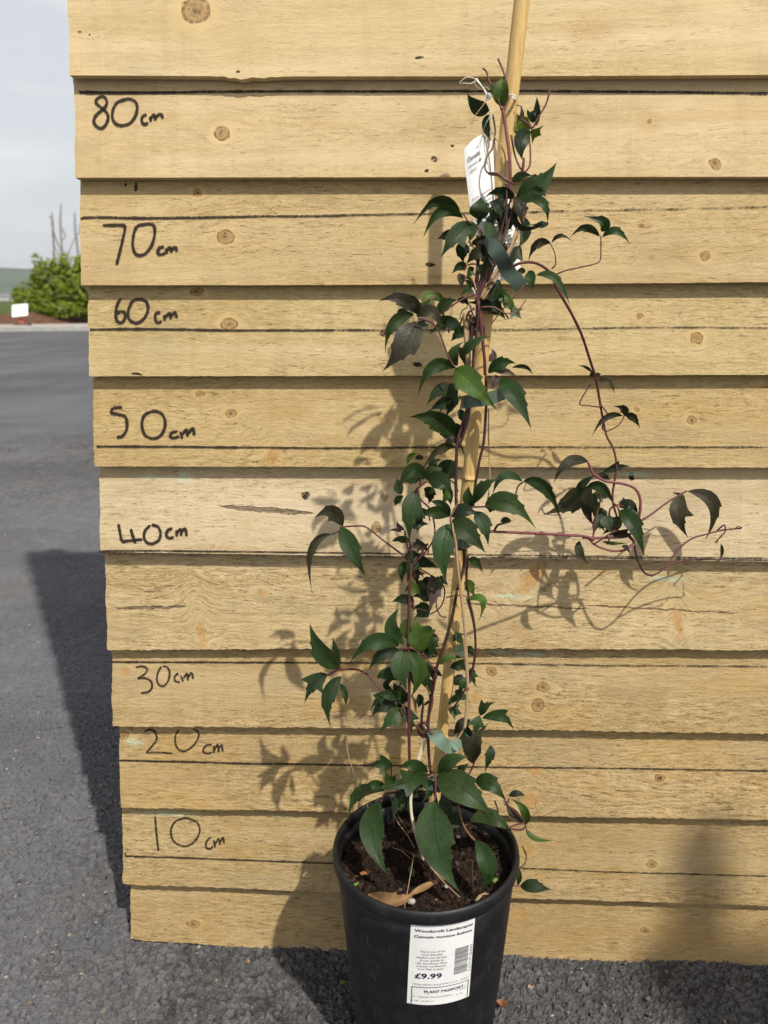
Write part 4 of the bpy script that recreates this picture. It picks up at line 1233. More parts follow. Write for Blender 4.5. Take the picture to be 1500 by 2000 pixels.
# crop, shape, colour, base, mid, tip, width, n at base / mid / tip in mm, fold, roll
LEAVES = '''
1 C d 640 540 578 518 532 458 76 102 108 112 .2 .3
1 C b 706 520 700 440 712 372 78 104 112 106 .7 .2
1 C g 690 470 660 440 655 400 45 106 112 110 .5 -.5
1 C d 636 560 622 620 650 695 46 96 96 94 .2 .4
1 C d 868 615 873 540 871 470 36 100 104 106 .3 .2
1 B g 855 600 850 560 880 540 44 100 104 104 .3 .2
1 A y 848 622 800 600 768 548 72 94 90 88 .2 -.2
1 D y 845 632 870 650 894 660 64 92 88 86 .2 .2
1 C y 770 660 790 610 800 560 60 86 84 84 .1 .2
1 C d 842 642 796 690 800 782 84 104 110 110 .15 -.1
1 C w 772 590 795 560 790 515 26 94 96 98 .8 .4
1 E g 768 968 875 905 968 792 112 104 112 112 .18 .05
1 A d 768 972 690 935 622 960 58 104 112 112 .3 .3
1 C s 756 895 795 855 850 862 46 104 112 112 .4 .3
1 C g 850 855 862 862 882 855 26 102 104 104 .4 .3
1 A g 822 970 905 1000 922 1096 50 106 116 112 .35 .35
1 C z 772 1010 795 1105 930 1088 42 106 112 106 .5 .7
1 A d 925 1085 890 1100 830 1095 38 104 108 104 .3 .5
1 A g 497 1035 385 980 262 1108 58 104 116 116 .35 .45
1 C g 512 1066 405 1030 318 1158 60 106 120 120 .35 .35
1 C g 588 1070 590 1020 600 958 96 108 118 110 .1 .1
1 B g 556 1088 470 1160 402 1260 92 108 122 124 .25 .1
1 C g 535 1085 552 1130 540 1182 60 108 116 116 .2 .1
1 A d 475 1130 430 1150 380 1166 52 96 96 94 .2 .2
1 A d 518 1180 508 1230 514 1288 70 96 96 92 .2 .1
1 B d 590 1232 560 1250 528 1284 54 94 94 94 .2 .2
1 C g 522 1318 495 1300 458 1336 50 104 110 108 .3 .2
1 C p 500 1335 500 1365 504 1410 44 104 106 106 .5 .3
1 C g 634 1062 648 1160 718 1218 58 112 118 116 .35 -.35
1 C s 812 1060 812 1140 780 1212 58 92 96 94 .25 .3
1 D b 790 1200 765 1245 738 1290 58 88 90 90 .4 .2
1 B b 690 1370 672 1455 718 1535 80 86 90 92 .5 -.2
1 D s 755 1500 770 1530 800 1558 52 84 86 86 .3 .2
1 C y 700 1450 740 1490 770 1500 50 86 88 88 .3 .2
1 C g 828 1325 842 1360 850 1418 54 112 118 118 .25 .1
1 A z 815 1330 790 1325 770 1350 34 106 108 108 .3 .1
1 E g 868 1345 965 1365 1036 1500 44 96 102 98 .3 .45
1 A z 938 1188 868 1195 828 1288 46 88 92 90 .3 .3
1 A z 943 1186 990 1152 1050 1184 22 88 92 90 .4 .3
1 A g 1178 1155 1105 1110 1028 1168 42 88 96 94 .35 .4
1 A g 1184 1128 1192 1085 1094 1054 56 88 94 92 .5 .3
1 E g 1192 1158 1262 1130 1330 1198 42 88 94 90 .35 .4
2 A z 634 158 550 85 448 98 66 120 130 128 .25 .2
2 A z 634 160 618 100 564 52 62 120 126 124 .3 .2
2 C b 640 160 668 130 705 82 66 112 112 110 .15 .1
2 A y 660 95 690 62 750 70 44 104 102 100 .2 .3
2 A g 622 162 520 205 480 350 66 120 132 130 .35 .3
2 A z 630 196 575 310 466 440 138 122 138 136 .16 -.05
2 C z 634 172 710 150 752 245 66 122 132 128 .35 .35
2 C d 638 195 668 215 692 210 56 114 112 110 .2 .2
2 C d 600 168 560 150 540 175 44 112 110 108 .2 .2
2 A g 740 162 780 105 840 92 64 108 112 110 .2 .2
2 B b 764 88 740 72 725 38 42 102 102 100 .3 .2
2 C d 830 92 870 92 885 120 34 104 106 104 .4 .3
2 A g 822 424 710 420 638 568 74 122 134 132 .3 .3
2 C g 834 412 815 350 862 294 56 122 128 126 .25 -.3
2 A g 850 372 912 300 998 268 52 120 130 128 .2 .3
2 E b 818 430 905 500 1030 628 122 124 142 142 .22 .08
2 B g 832 500 790 560 745 642 78 114 122 122 .25 .1
2 A d 800 500 735 540 678 614 54 110 114 114 .3 .2
2 A g 985 448 1050 395 1124 402 66 118 124 120 .3 .25
2 C z 1100 420 1165 415 1200 456 24 116 118 116 .4 .4
2 C p 985 388 1010 362 1000 326 42 112 114 114 .4 .3
2 C p 1022 455 1015 490 1000 524 46 116 118 118 .3 .3
2 C p 1015 440 1070 440 1122 462 34 116 116 114 .4 .3
2 E g 1036 484 1120 560 1196 724 98 116 132 134 .2 .15
2 A g 830 748 725 672 592 662 108 112 126 124 .3 .35
2 C d 842 770 838 720 828 690 50 112 114 112 .3 .2
2 C d 848 760 862 715 880 658 34 108 108 106 .3 .3
2 C d 780 775 800 780 830 770 26 112 114 112 .2 .2
2 A z 822 812 740 820 655 932 54 110 122 122 .4 .55
2 C y 640 842 598 858 592 910 30 90 88 86 .4 .4
2 C d 830 882 780 930 772 992 110 100 98 96 .15 .1
2 E g 672 966 610 925 538 1030 82 116 126 126 .25 .15
2 A g 682 966 760 980 810 1050 92 116 128 128 .22 .1
2 A d 660 950 600 960 540 975 60 106 104 102 .2 .2
2 C g 690 960 715 930 762 912 70 110 114 112 .2 .2
2 B g 640 1016 605 1130 600 1270 100 118 132 130 .2 .05
2 A b 570 1045 540 1070 530 1100 36 98 96 94 .3 .2
2 C d 640 1140 630 1160 632 1185 24 104 104 104 .3 .3
2 E g 798 1146 720 1125 638 1152 68 120 130 130 .3 .3
2 C g 797 1140 755 1090 698 1072 52 120 128 128 .3 .2
2 A d 806 1150 870 1118 945 1145 74 120 126 124 .25 .2
2 E g 806 1166 890 1225 972 1326 106 124 138 140 .22 .08
2 A g 918 1120 965 1195 984 1290 78 116 126 126 .2 .3
2 A g 800 1184 762 1310 782 1482 116 124 140 140 .18 0
2 A d 820 1260 850 1290 880 1320 60 112 112 110 .1 .2
2 C g 906 1102 885 1050 892 996 56 116 122 122 .25 -.2
2 A g 912 1085 965 1000 1040 962 62 116 128 126 .3 .3
2 C g 1150 976 1060 950 1005 1042 46 112 118 116 .35 .35
2 A g 1155 975 1265 1010 1338 1165 66 108 114 106 .3 .3
2 A g 968 1096 1090 1085 1218 1208 106 116 130 128 .22 .2
2 C d 1050 1088 1060 1060 1078 1034 42 108 108 106 .3 .2
2 C g 1045 1175 1072 1162 1100 1172 28 112 114 114 .3 .2
2 A d 940 985 960 1000 985 950 36 96 96 94 .3 .2
2 B z 272 1196 215 1125 134 1156 82 94 100 100 .2 .15
2 A z 220 1234 118 1310 126 1530 46 94 104 104 .4 .45
2 E g 262 1196 320 1310 386 1440 92 96 108 108 .22 .1
2 C p 576 1212 548 1195 540 1168 24 108 110 108 .3 .2
2 C p 562 1224 530 1212 494 1218 16 110 112 112 .3 .2
2 C p 576 1264 545 1255 508 1272 26 110 114 114 .4 .3
2 A g 602 1380 565 1410 568 1478 56 104 110 108 .25 .1
2 A d 640 1388 690 1378 742 1402 44 100 100 98 .3 .3
2 A p 705 1432 716 1520 690 1612 72 104 108 108 .45 .2
2 B d 708 1452 680 1470 654 1512 46 100 98 96 .4 .2
2 A g 890 1362 925 1372 962 1428 48 110 114 114 .25 .2
2 E b 866 1474 895 1490 918 1542 58 104 108 108 .25 .1
2 A b 880 1554 955 1560 932 1668 46 102 108 108 .4 .5
2 C g 574 1770 512 1690 548 1596 76 116 122 120 .2 .1
2 C b 585 1745 585 1680 615 1636 62 114 116 112 .3 -.2
2 B g 690 1640 655 1600 620 1588 90 98 94 92 .2 .2
2 b b 662 1810 645 1720 630 1638 116 116 118 112 .2 .1
3 E g 260 516 162 425 112 292 92 100 112 112 .25 .2
3 C d 258 505 238 430 226 360 36 98 104 104 .2 -.3
3 D d 200 546 132 590 86 688 84 98 106 108 .15 .2
3 A g 266 552 200 660 216 802 74 100 112 114 .25 .2
3 C g 260 588 285 640 288 698 34 100 108 108 .25 -.2
3 A g 548 405 420 385 302 494 86 118 132 130 .28 .2
3 A d 548 424 460 450 398 526 62 116 124 122 .2 .1
3 A g 580 424 560 520 588 622 112 120 132 132 .2 .05
3 E b 598 436 650 530 606 656 84 118 128 126 .25 -.1
3 C g 664 468 682 530 684 598 48 114 118 116 .3 .2
3 A d 655 432 700 430 742 452 66 106 108 106 .2 .2
3 A d 660 400 705 395 745 410 50 100 100 98 .2 .2
3 C g 560 660 500 640 434 642 56 112 120 118 .2 .2
3 A d 572 686 545 630 518 578 76 106 108 106 .2 .2
3 C d 520 622 490 590 545 555 38 104 104 104 .4 .4
3 C d 548 702 470 695 418 748 70 110 116 116 .2 -.2
3 B g 552 706 510 760 448 832 72 112 122 124 .22 .1
3 D g 578 698 600 760 610 832 60 114 120 120 .25 .1
3 A d 560 680 580 650 600 630 50 106 106 104 .2 .2
3 C d 640 520 660 560 690 620 50 102 100 98 .2 .2
3 A b 742 490 800 460 884 468 38 114 116 112 .35 .4
3 B g 796 512 850 500 880 540 56 106 106 104 .25 .2
3 C g 815 430 860 425 912 428 62 96 94 92 .15 .2
3 A d 818 596 850 570 882 600 56 98 98 96 .2 .2
3 C g 822 620 850 640 880 650 44 98 98 96 .2 .2
3 C g 822 342 850 370 872 402 48 92 92 90 .2 .2
3 A d 810 380 830 350 820 335 36 92 92 90 .2 .2
3 A g 788 692 845 655 905 690 36 98 100 98 .35 .3
3 D g 788 712 825 725 858 738 54 98 100 98 .2 .2
3 B g 945 744 968 700 1024 676 46 118 122 122 .25 .2
3 B g 955 757 1050 748 1112 822 58 118 126 126 .25 .2
3 D g 942 745 928 790 920 836 62 116 122 122 .2 .1
3 B z 914 980 912 880 986 782 92 122 134 132 .15 .0
3 D g 692 1030 580 1070 468 1104 86 122 140 144 .2 .1
3 C g 690 1022 615 985 548 1000 60 122 132 132 .25 .15
3 D g 545 1084 500 1060 482 1008 74 126 134 136 .2 .1
3 A g 478 1112 350 1130 302 1256 66 126 -232 -214 .3 .35
3 C g 484 1104 430 1080 386 1090 52 126 132 130 .3 .3
3 E g 458 1166 418 1330 506 1538 122 132 -222 -199 .2 .05
3 A d 622 1086 540 1150 524 1292 48 126 134 136 .35 .4
3 D g 645 1060 700 1100 650 1176 68 124 130 132 .25 .1
3 C d 600 1110 640 1090 670 1095 44 122 124 124 .3 .2
3 E g 728 1046 870 1110 1010 1238 152 132 150 154 .22 .1
3 C g 745 1035 800 965 892 946 72 130 138 138 .2 .1
3 C g 830 1010 860 1000 890 975 36 130 136 136 .25 .1
3 E g 724 1158 730 1370 842 1604 186 142 -230 -199 .2 0
3 E g 918 1066 1000 1080 1072 1164 86 120 132 134 .2 .15
3 C z 1085 1138 1125 1125 1166 1138 34 96 98 96 .3 .3
3 C b 1166 1276 1160 1205 1095 1152 46 108 112 108 .35 .3
3 C z 1160 1262 1105 1225 1068 1158 50 106 106 102 .1 -.3
3 C b 1168 1294 1210 1345 1304 1352 30 108 112 110 .35 .45
3 E d 1140 1578 1215 1578 1294 1594 64 96 100 98 .3 .2
3 C b 1125 1572 1138 1525 1130 1478 28 92 94 92 .3 .4
3 E g 894 1262 1010 1245 1118 1342 82 136 -222 -214 .22 .2
3 C g 858 1282 820 1250 784 1242 78 138 136 132 .15 .1
3 C g 742 1162 780 1190 806 1232 66 134 134 132 .15 .1
3 E g 918 1352 985 1480 952 1612 96 146 -216 -192 .25 .15
3 C s 600 1480 612 1510 622 1535 30 -185 -189 -186 .2 .2
4 C g 517 945 488 918 448 910 16 46 50 50 .35 .4
4 C g 515 968 520 945 528 922 28 46 50 50 .3 .2
4 C z 528 966 545 955 560 952 24 44 46 46 .3 .2
4 C z 540 986 595 990 626 1050 28 44 50 48 .35 .4
4 B z 672 1156 668 1120 618 1110 44 42 48 48 .3 .2
4 E z 680 1156 720 1165 750 1216 40 42 48 46 .3 .2
4 A z 664 1156 580 1165 512 1264 34 42 52 52 .35 .4
4 E z 496 1380 400 1385 326 1490 58 54 64 64 .25 .25
4 B d 570 1432 640 1405 706 1402 40 48 50 48 .2 .25
4 A d 522 1450 455 1505 446 1562 40 44 42 40 .2 .2
4 A z 502 1502 410 1580 276 1640 108 40 30 24 .1 -.3
4 C z 512 1500 490 1600 525 1692 58 46 46 42 .15 .1
4 C g 522 1530 545 1640 578 1722 46 44 44 40 .2 .3
4 C g 490 1505 565 1505 618 1584 54 54 60 58 .3 .3
4 C z 545 1440 575 1450 606 1470 34 44 42 40 .2 .2
4 C d 650 1602 668 1580 668 1552 40 42 40 38 .2 .2
4 C d 650 1604 700 1590 742 1636 54 46 50 50 .2 .2
4 A d 652 1648 620 1690 562 1738 66 44 42 38 .15 .1
4 E g 648 1618 722 1690 772 1844 84 50 62 62 .25 .2
4 C z 455 1766 455 1825 500 1880 44 52 56 56 .3 .2
4 C p 660 1790 685 1800 700 1830 26 40 38 36 .3 .2
4 C y 565 1765 620 1778 700 1775 18 40 38 36 .3 .3
4 B z 962 1542 940 1640 986 1752 88 26 40 38 .15 .05
4 E z 982 1524 1110 1590 1070 1762 68 24 30 26 .2 .25
4 C z 962 1540 930 1535 905 1530 12 24 24 24 .2 .2
4 C d 1144 1780 1152 1820 1136 1862 18 24 26 24 .3 .4
8 C y 760 100 695 260 745 520 80 106 110 110 .5 .5
8 A g 905 120 900 290 870 460 95 104 106 106 .3 .3
8 A d 980 180 950 320 930 470 150 98 98 98 .2 .1
8 B d 1045 690 985 820 930 970 150 100 104 104 .25 .2
8 A d 860 640 860 760 900 900 90 100 100 100 .2 .2
8 B d 800 1130 730 1360 830 1650 165 100 104 102 .35 -.2
8 C b 860 1330 920 1440 960 1560 110 98 100 98 .3 .3
8 C d 400 770 470 790 550 860 130 106 108 106 .2 .2
8 C d 560 330 600 230 690 190 110 104 106 104 .2 .2
8 C g 640 110 620 150 590 180 60 110 114 114 .3 .2
7 B d 560 180 600 210 650 190 80 118 120 120 .3 .2
7 A d 740 280 790 310 825 345 90 124 122 120 .2 .2
2 C d 560 1040 545 1000 540 960 50 100 98 96 .2 .2
2 A d 640 1120 645 1180 632 1225 40 100 100 98 .2 .2
2 A d 700 905 720 880 770 870 40 100 102 100 .2 .2
2 C d 845 620 858 660 880 700 44 104 104 102 .2 .3
2 B d 1010 1060 1000 1100 990 1130 70 100 98 96 .2 .2
2 A d 670 1010 700 1040 690 1090 60 98 96 94 .2 .2
2 C d 760 990 790 1040 800 1090 50 100 98 96 .2 .2
3 A d 690 560 700 600 705 640 50 100 98 98 .2 .2
3 A d 500 660 540 690 570 700 60 100 98 98 .2 .2
3 C d 640 640 650 670 640 710 40 104 102 100 .2 .2
3 B d 700 500 720 540 712 590 56 100 98 96 .2 .2
6 D d 560 560 620 640 760 690 170 100 98 96 .2 .1
6 A d 980 620 1060 600 1180 640 150 94 92 90 .2 .1
6 A g 1130 560 1180 600 1230 680 120 90 88 86 .2 .1
6 C d 450 1210 470 1300 490 1400 46 106 106 106 .3 .3
6 C d 660 1250 620 1290 590 1320 40 106 106 106 .3 .3
'''
for ln_ in LEAVES.strip().splitlines():
    q = ln_.split()
    c, shp, cl_ = q[0], q[1], q[2]
    vals = list(map(float, q[3:]))
    (bx, by, mx_, my_, tx, ty, w), (n0, n1, n2, fold, roll) = vals[:7], vals[7:]
    sq_ = lambda n: n if n < 96 else 96 + (n - 96) * (.68 if by / CROPS[c][2] + CROPS[c][1] < 1480 else 1.0)
    B, M, T = (PN(*pt(c, x, y), sq_(n)) for x, y, n in ((bx, by, n0), (mx_, my_, n1), (tx, ty, n2)))
    depth = (M - CAM) @ fw
    make_leaf(shp, cl_, B, M, T, 1.0 * w / CROPS[c][2] / FPX * depth, fold, roll * (1 if random.random() < .7 else -1))

# stems: crop, kind, name, radius in crop units, then x y n(mm) triples
def stem_mat(name, c1, c2, rough=.5):
    m = NT(name); o = m.obj()
    m.P(color=m.mix(m.noise(o, 70, 4, .6), rgb(*c1), rgb(*c2)), rough=rough, spec=.35, normal=m.bump(m.noise(o, 600, 3), .0002))
    return m.m
SM = {'m': stem_mat('maroon_stem', (.048, .012, .013), (.13, .036, .038)), 'k': stem_mat('dark_stem', (.020, .008, .007), (.062, .022, .018)), 't': stem_mat('dry_stem', (.24, .15, .075), (.46, .33, .19), .8),
      'r': stem_mat('pink_stem', (.12, .027, .038), (.21, .072, .070)), 'w': stem_mat('pale_bark_stem', (.36, .30, .19), (.58, .52, .40), .8), 'o': stem_mat('olive_stem', (.09, .06, .02), (.16, .085, .045))}
STEMS = '''
3 m stem 7 600 1130 112 600 985 114 597 800 114 598 560 112 594 400 110 596 250 110 602 100 112 610 8 112
3 k stem 7 735 1180 128 700 1000 118 690 800 112 708 640 112 735 500 114 770 395 114 806 270 114 832 130 114
2 k stem 7 832 1505 114 858 1420 112 868 1340 110 850 1240 112 830 1100 114 826 960 114 832 800 114 850 720 112 876 640 112 890 560 110
2 k stem 6 840 810 114 878 700 114 902 560 112 908 430 112 914 330 112 930 220 112 940 100 112
2 m stem 7 968 455 110 966 380 112 955 270 112 944 160 112 930 80 112 942 0 110
2 k stem 6 972 452 104 974 560 104 972 640 106 962 780 106 940 880 106 920 1000 106 910 1100 106
2 k stem 5 884 1340 114 878 1450 108 892 1560 104 914 1660 100 922 1780 100 910 1880 100 892 1960 100
3 k stem 5 880 170 104 912 290 102 922 410 102 908 520 102 880 600 104 820 700 106
2 t dead_stem 6 822 1230 124 832 1360 124 845 1480 122 862 1620 120 874 1760 118 882 1900 116 886 1990 116
3 t dead_stem 7 862 350 118 878 500 116 882 640 114 874 760 114 868 805 114
3 t dead_stem 4 870 800 112 840 850 112 800 905 114 770 950 116 730 1010 116
2 t dead_stem 3 985 620 96 986 800 96 992 960 96 980 1080 98
3 w stem 6.5 672 862 112 640 960 116 616 1090 122 606 1150 126 610 1230 132 632 1330 138 652 1400 -196 668 1450 -184
3 w stem 5 684 850 112 652 950 115 626 1080 120
3 t twig 6 662 1424 -192 700 1480 -189 760 1550 -188 846 1632 -187
3 t twig 5 690 1440 -190 730 1510 -188 770 1545 -187
3 t twig 5 560 1180 -240 530 1240 -215 590 1330 -195 625 1390 -184
3 t twig 3 515 1388 -195 560 1405 -196 612 1450 -186
3 t twig 4 840 1476 -184 900 1448 -205 908 1500 -196 910 1582 -185
3 t twig 4 622 1420 -216 606 1510 -202 590 1600 -196 574 1690 -188
3 t twig 3 292 865 116 300 930 122 330 1030 128 370 1130 -228 402 1205 -212
3 t twig 3 480 1090 128 520 1180 -232 560 1260 -210 600 1320 -192
1 r stem 7 735 930 106 742 850 108 735 740 108 716 600 106 704 540 106
1 r stem 5 704 545 106 728 490 106 724 400 106 705 340 104 682 286 102
1 m stem 4 700 540 106 668 450 106 640 400 104 625 350 102 606 333 102
1 o stem 4 655 560 100 668 640 100 655 720 100 625 770 102 618 820 104 640 850 106 690 860 108 748 890 108
1 m stem 5 634 845 106 680 850 108 720 880 108 765 900 106
1 t dead_stem 3 640 560 100 650 640 101 700 720 103 718 780 104 712 880 104
1 m stem 4 745 660 102 765 760 104 790 820 106 812 842 106
1 r stem 4 812 842 106 836 810 106 840 760 106 838 700 106
1 r stem 6 800 845 106 806 800 108 808 770 108
1 m stem 4 790 580 98 830 605 100 850 625 102 880 570 102 915 510 100 930 460 100 932 424 98
1 k stem 2 770 512 96 795 520 96 800 540 96
1 k stem 5 722 900 106 722 1010 108 700 1120 108 670 1230 110 640 1330 112 600 1420 112
1 k stem 5 765 985 106 740 1060 108 705 1160 110 670 1280 110 630 1380 110
1 t dead_stem 6 818 985 98 790 1090 100 762 1170 102 720 1260 106 660 1360 108 592 1450 110
1 t dead_stem 5 826 1010 97 790 1110 99 750 1210 102 690 1320 106 610 1440 108
1 t dead_stem 5 735 1230 106 690 1310 108 640 1390 110 590 1440 111
1 k stem 7 660 1180 108 640 1280 110 612 1360 110 590 1420 111 575 1470 112
1 m stem 6 590 1160 106 586 1280 108 580 1400 110
1 m stem 3 580 1290 104 545 1290 106 520 1305 106 515 1325 106
1 m stem 3 510 1040 108 540 1085 108 580 1105 106 600 1130 106 605 1170 106 590 1205 104 560 1190 104
1 t tendril 3 518 1360 106 545 1350 108 566 1380 110 576 1420 112
1 o tendril 3 600 1500 114 660 1500 116 720 1530 116 770 1520 114 800 1490 112 818 1462 110
1 o tendril 3 820 1372 112 790 1420 112 740 1470 110 690 1530 106 650 1580 104
1 t dead_stem 8 520 1560 106 522 1640 106 530 1720 106 535 1800 106
1 t dead_stem 6 535 1560 106 540 1680 106 545 1800 107
1 w tendril 4 555 1405 112 568 1430 112 580 1460 112 590 1480 112
1 m petiole 4 578 1435 112 520 1455 114 460 1490 116 408 1530 116
1 t tendril 3 548 1470 108 530 1500 108 505 1520 106 495 1560 104
1 k tendril 3 545 1490 108 560 1540 108 575 1580 108 560 1620 108
1 m stem 6 735 1312 104 795 1284 106 870 1286 100 940 1335 94 966 1400 90 1040 1530 84 1090 1635 76 1130 1755 62 1160 1855 52 1178 1955 46 1185 1998 44
4 m stem 5 556 1100 45 574 1200 44 590 1260 46 620 1315 48 636 1400 50 628 1460 50 616 1540 50 622 1600 50 640 1655 50
1 m petiole 3 960 1342 92 1010 1322 92 1090 1304 90 1150 1290 90 1180 1272 88 1184 1220 88 1184 1152 88
1 m petiole 3 944 1312 94 962 1292 94 962 1255 92 955 1225 90 937 1190 88
4 m petiole 3 518 990 46 480 1045 50 456 1098 52 500 1106 50 550 1112 46
4 m petiole 3 560 1104 46 588 1140 48 590 1165 46 572 1190 44 566 1218 44 590 1230 46 640 1205 46 664 1175 44 672 1156 42
2 r stem 6 980 1218 112 1030 1222 106 1130 1226 94 1300 1234 76 1400 1240 66 1460 1245 58 1500 1262 54
4 r stem 6 470 1750 57 520 1752 54 600 1750 50 660 1748 48 690 1740 48 720 1715 50 742 1660 52 752 1600 54 748 1550 54 722 1508 54 670 1488 52 620 1480 52 580 1474 52 545 1455 52 522 1440 54 506 1405 54 496 1382 54
4 m stem 4 546 1472 52 556 1510 52 558 1555 52 546 1610 52 532 1660 53 526 1710 54 520 1750 54
4 m stem 4 640 1655 50 622 1590 50 640 1600 52 650 1640 52 640 1700 52 612 1725 54 560 1760 55 520 1785 55
4 r stem 5 498 1750 55 530 1785 54 600 1812 54 660 1814 52 700 1800 50 722 1780 48 716 1755 48 690 1742 48
4 m stem 4 690 1742 47 650 1720 46 615 1690 46 600 1650 48 606 1610 50 640 1590 50 675 1600 48
4 m petiole 4 748 1672 46 800 1640 40 860 1595 34 920 1555 28 978 1522 24
4 k stem 5 690 1740 48 718 1770 46 728 1820 46 744 1870 46 770 1920 46 808 1936 46
4 m stem 4 808 1936 46 850 1915 44 880 1885 42 920 1830 38 960 1785 34 1010 1752 30 1080 1732 28 1150 1714 26 1245 1704 24
4 m tendril 3 870 1895 43 930 1870 38 1010 1856 32 1090 1852 28 1136 1862 26 1146 1840 25
4 m tendril 3 1120 1722 26 1150 1695 28 1164 1690 28 1166 1720 28 1150 1740 28 1115 1775 28
4 m tendril 2 1150 1736 28 1135 1755 29 1125 1778 29
4 m tendril 2 1215 1706 25 1228 1696 26 1250 1700 26
4 k tendril 2 270 1608 30 285 1632 30 330 1640 28 360 1640 28
2 m petiole 4 612 1382 112 572 1340 108 520 1300 104 470 1262 100 424 1226 98 380 1196 97 330 1194 97 272 1198 96
2 m petiole 3 275 1200 96 248 1222 96 218 1236 94
2 m petiole 4 640 178 122 700 196 122 740 240 120 772 320 120 796 380 121 826 424 122
2 m petiole 4 690 972 116 650 1000 116 632 1025 114 660 1070 112 700 1110 110 718 1170 110 722 1230 112 700 1290 112 640 1360 112
2 m petiole 4 1155 978 112 1130 1000 112 1120 1040 114 1128 1080 116
2 o petiole 4 800 1146 120 820 1110 118 834 1080 116 830 1050 115
2 m petiole 4 800 1150 121 800 1172 123 806 1190 122
2 t dead_stem 4 808 1180 122 814 1220 123 820 1260 124
2 m petiole 5 1010 1222 108 1030 1190 110 1060 1180 112 1090 1172 114
2 k petiole 4 900 1100 114 950 1100 115 985 1096 116
2 k stem 6 612 1385 112 650 1350 110 670 1300 108 690 1280 108
2 k petiole 4 604 1372 112 596 1320 110 585 1270 110 576 1215 108
2 k petiole 4 614 1372 112 606 1310 112 625 1275 110 640 1270 110
2 k petiole 3 620 1390 110 680 1420 106 740 1460 104 760 1500 104
2 k tendril 3 760 1480 104 735 1530 104 730 1580 104 750 1630 104 780 1640 106
2 k tendril 3 740 1450 104 770 1500 104 765 1560 104 740 1600 104 700 1625 102
2 k tendril 3 620 1560 108 612 1590 108 650 1600 106 690 1610 104
2 o tendril 3 780 1542 112 820 1534 116 866 1534 116 900 1550 108
3 m petiole 5 202 546 98 240 525 99 290 518 101 345 520 103 395 545 105 430 590 107 476 630 109
3 k petiole 5 560 702 112 580 740 112 620 785 112 650 805 112
3 m petiole 4 660 440 114 690 475 113 710 505 114 728 530 114
3 m petiole 4 575 420 116 590 415 114 602 415 112
3 m petiole 4 640 440 112 660 450 113 672 470 114
3 m petiole 3 820 700 104 850 650 104 880 600 104
3 k stem 6 658 800 112 660 740 112 668 680 112
3 k stem 5 682 798 112 692 740 112 712 640 114 730 540 114
3 k stem 6 664 812 111 650 790 111 672 780 113 690 800 113 680 830 113 660 836 112
3 k stem 5 640 810 110 652 840 111 680 846 113 694 812 114
3 m petiole 5 700 818 120 735 870 122 770 930 126 788 962 130
3 t petiole 5 745 1000 128 720 1030 126 695 1040 124
3 m petiole 5 692 1036 124 735 1020 126 800 1018 128 860 1028 128 905 1050 124
3 m petiole 4 914 982 122 895 1020 122 882 1044 124
3 m petiole 5 724 1030 134 728 1090 138 724 1160 142
3 m petiole 5 460 1166 132 476 1136 130 500 1122 128 545 1118 126
3 o petiole 5 836 1180 136 850 1240 140 868 1290 142 900 1335 144 920 1354 146
3 m petiole 4 868 1282 142 895 1268 138
3 m petiole 3 1015 1160 110 1030 1200 104 1022 1210 104
3 m petiole 4 1168 1284 108 1150 1300 110 1110 1300 116 1080 1290 118
3 m petiole 3 1060 1160 112 1100 1200 112 1150 1250 110 1168 1284 108
3 m petiole 3 1080 1290 118 1130 1275 112 1168 1272 108
3 o tendril 3 1152 1384 94 1170 1430 94 1160 1470 96 1128 1490 96
3 r petiole 4 1090 1568 98 1115 1575 97 1142 1578 96
3 k petiole 3 1085 1150 98 1075 1175 102 1062 1180 106
8 k stem 34 1010 90 104 930 300 108 880 480 110 800 640 112 720 800 112 640 980 112 560 1220 112
8 k stem 30 880 200 104 880 400 108 840 560 110 760 700 112 700 860 112
8 t dead_stem 44 1060 330 102 1000 520 106 930 700 108 860 840 109
8 t dead_stem 50 800 940 109 720 1060 110 620 1230 111 530 1380 111
8 t dead_stem 34 830 990 108 760 1100 109 660 1250 110 560 1400 110
8 k stem 56 620 800 111 590 950 111 540 1180 111 505 1400 111 495 1580 111 505 1780 111
8 m stem 40 660 900 112 610 1080 112 550 1260 112 500 1420 112
8 k stem 30 490 540 108 500 760 108 490 950 109 470 1150 110
8 m tendril 22 440 400 108 510 460 110 550 580 110 560 690 109 520 730 108 470 730 107
8 m tendril 20 380 620 108 430 690 109 490 750 109 540 780 109
8 k tendril 22 330 1110 106 400 1120 108 450 1200 110 480 1290 111
8 k tendril 18 600 660 113 660 800 114 740 960 113
8 m petiole 20 845 700 112 880 665 112 940 655 110
8 k tendril 26 620 1210 113 690 1165 114 740 1210 113
2 t dead_stem 9 868 150 106 872 230 106 880 330 107 884 400 107
2 k dead_stem 8 895 160 108 905 230 108 900 300 108
2 k tendril 4 760 150 104 780 190 104 800 230 104
2 k tendril 4 870 150 106 850 200 106 830 260 106
2 k tendril 5 915 130 110 890 150 112 880 180 111 910 200 110 925 190 110
6 o tendril 20 430 1180 107 455 1280 107 480 1400 108 500 1420 108
6 o tendril 18 700 1180 109 700 1300 109 660 1450 110 640 1560 110
6 o tendril 18 620 1060 110 660 1200 110 660 1350 110 650 1480 110
6 k stem 30 260 1390 109 330 1480 109 420 1560 110 520 1600 111
6 k tendril 22 520 1560 111 490 1590 112 520 1640 112 560 1700 112 600 1740 112
6 k tendril 22 640 1570 111 650 1640 112 610 1700 113 560 1740 112
6 w tendril 16 600 1600 113 640 1640 113 620 1720 113 570 1750 112
'''
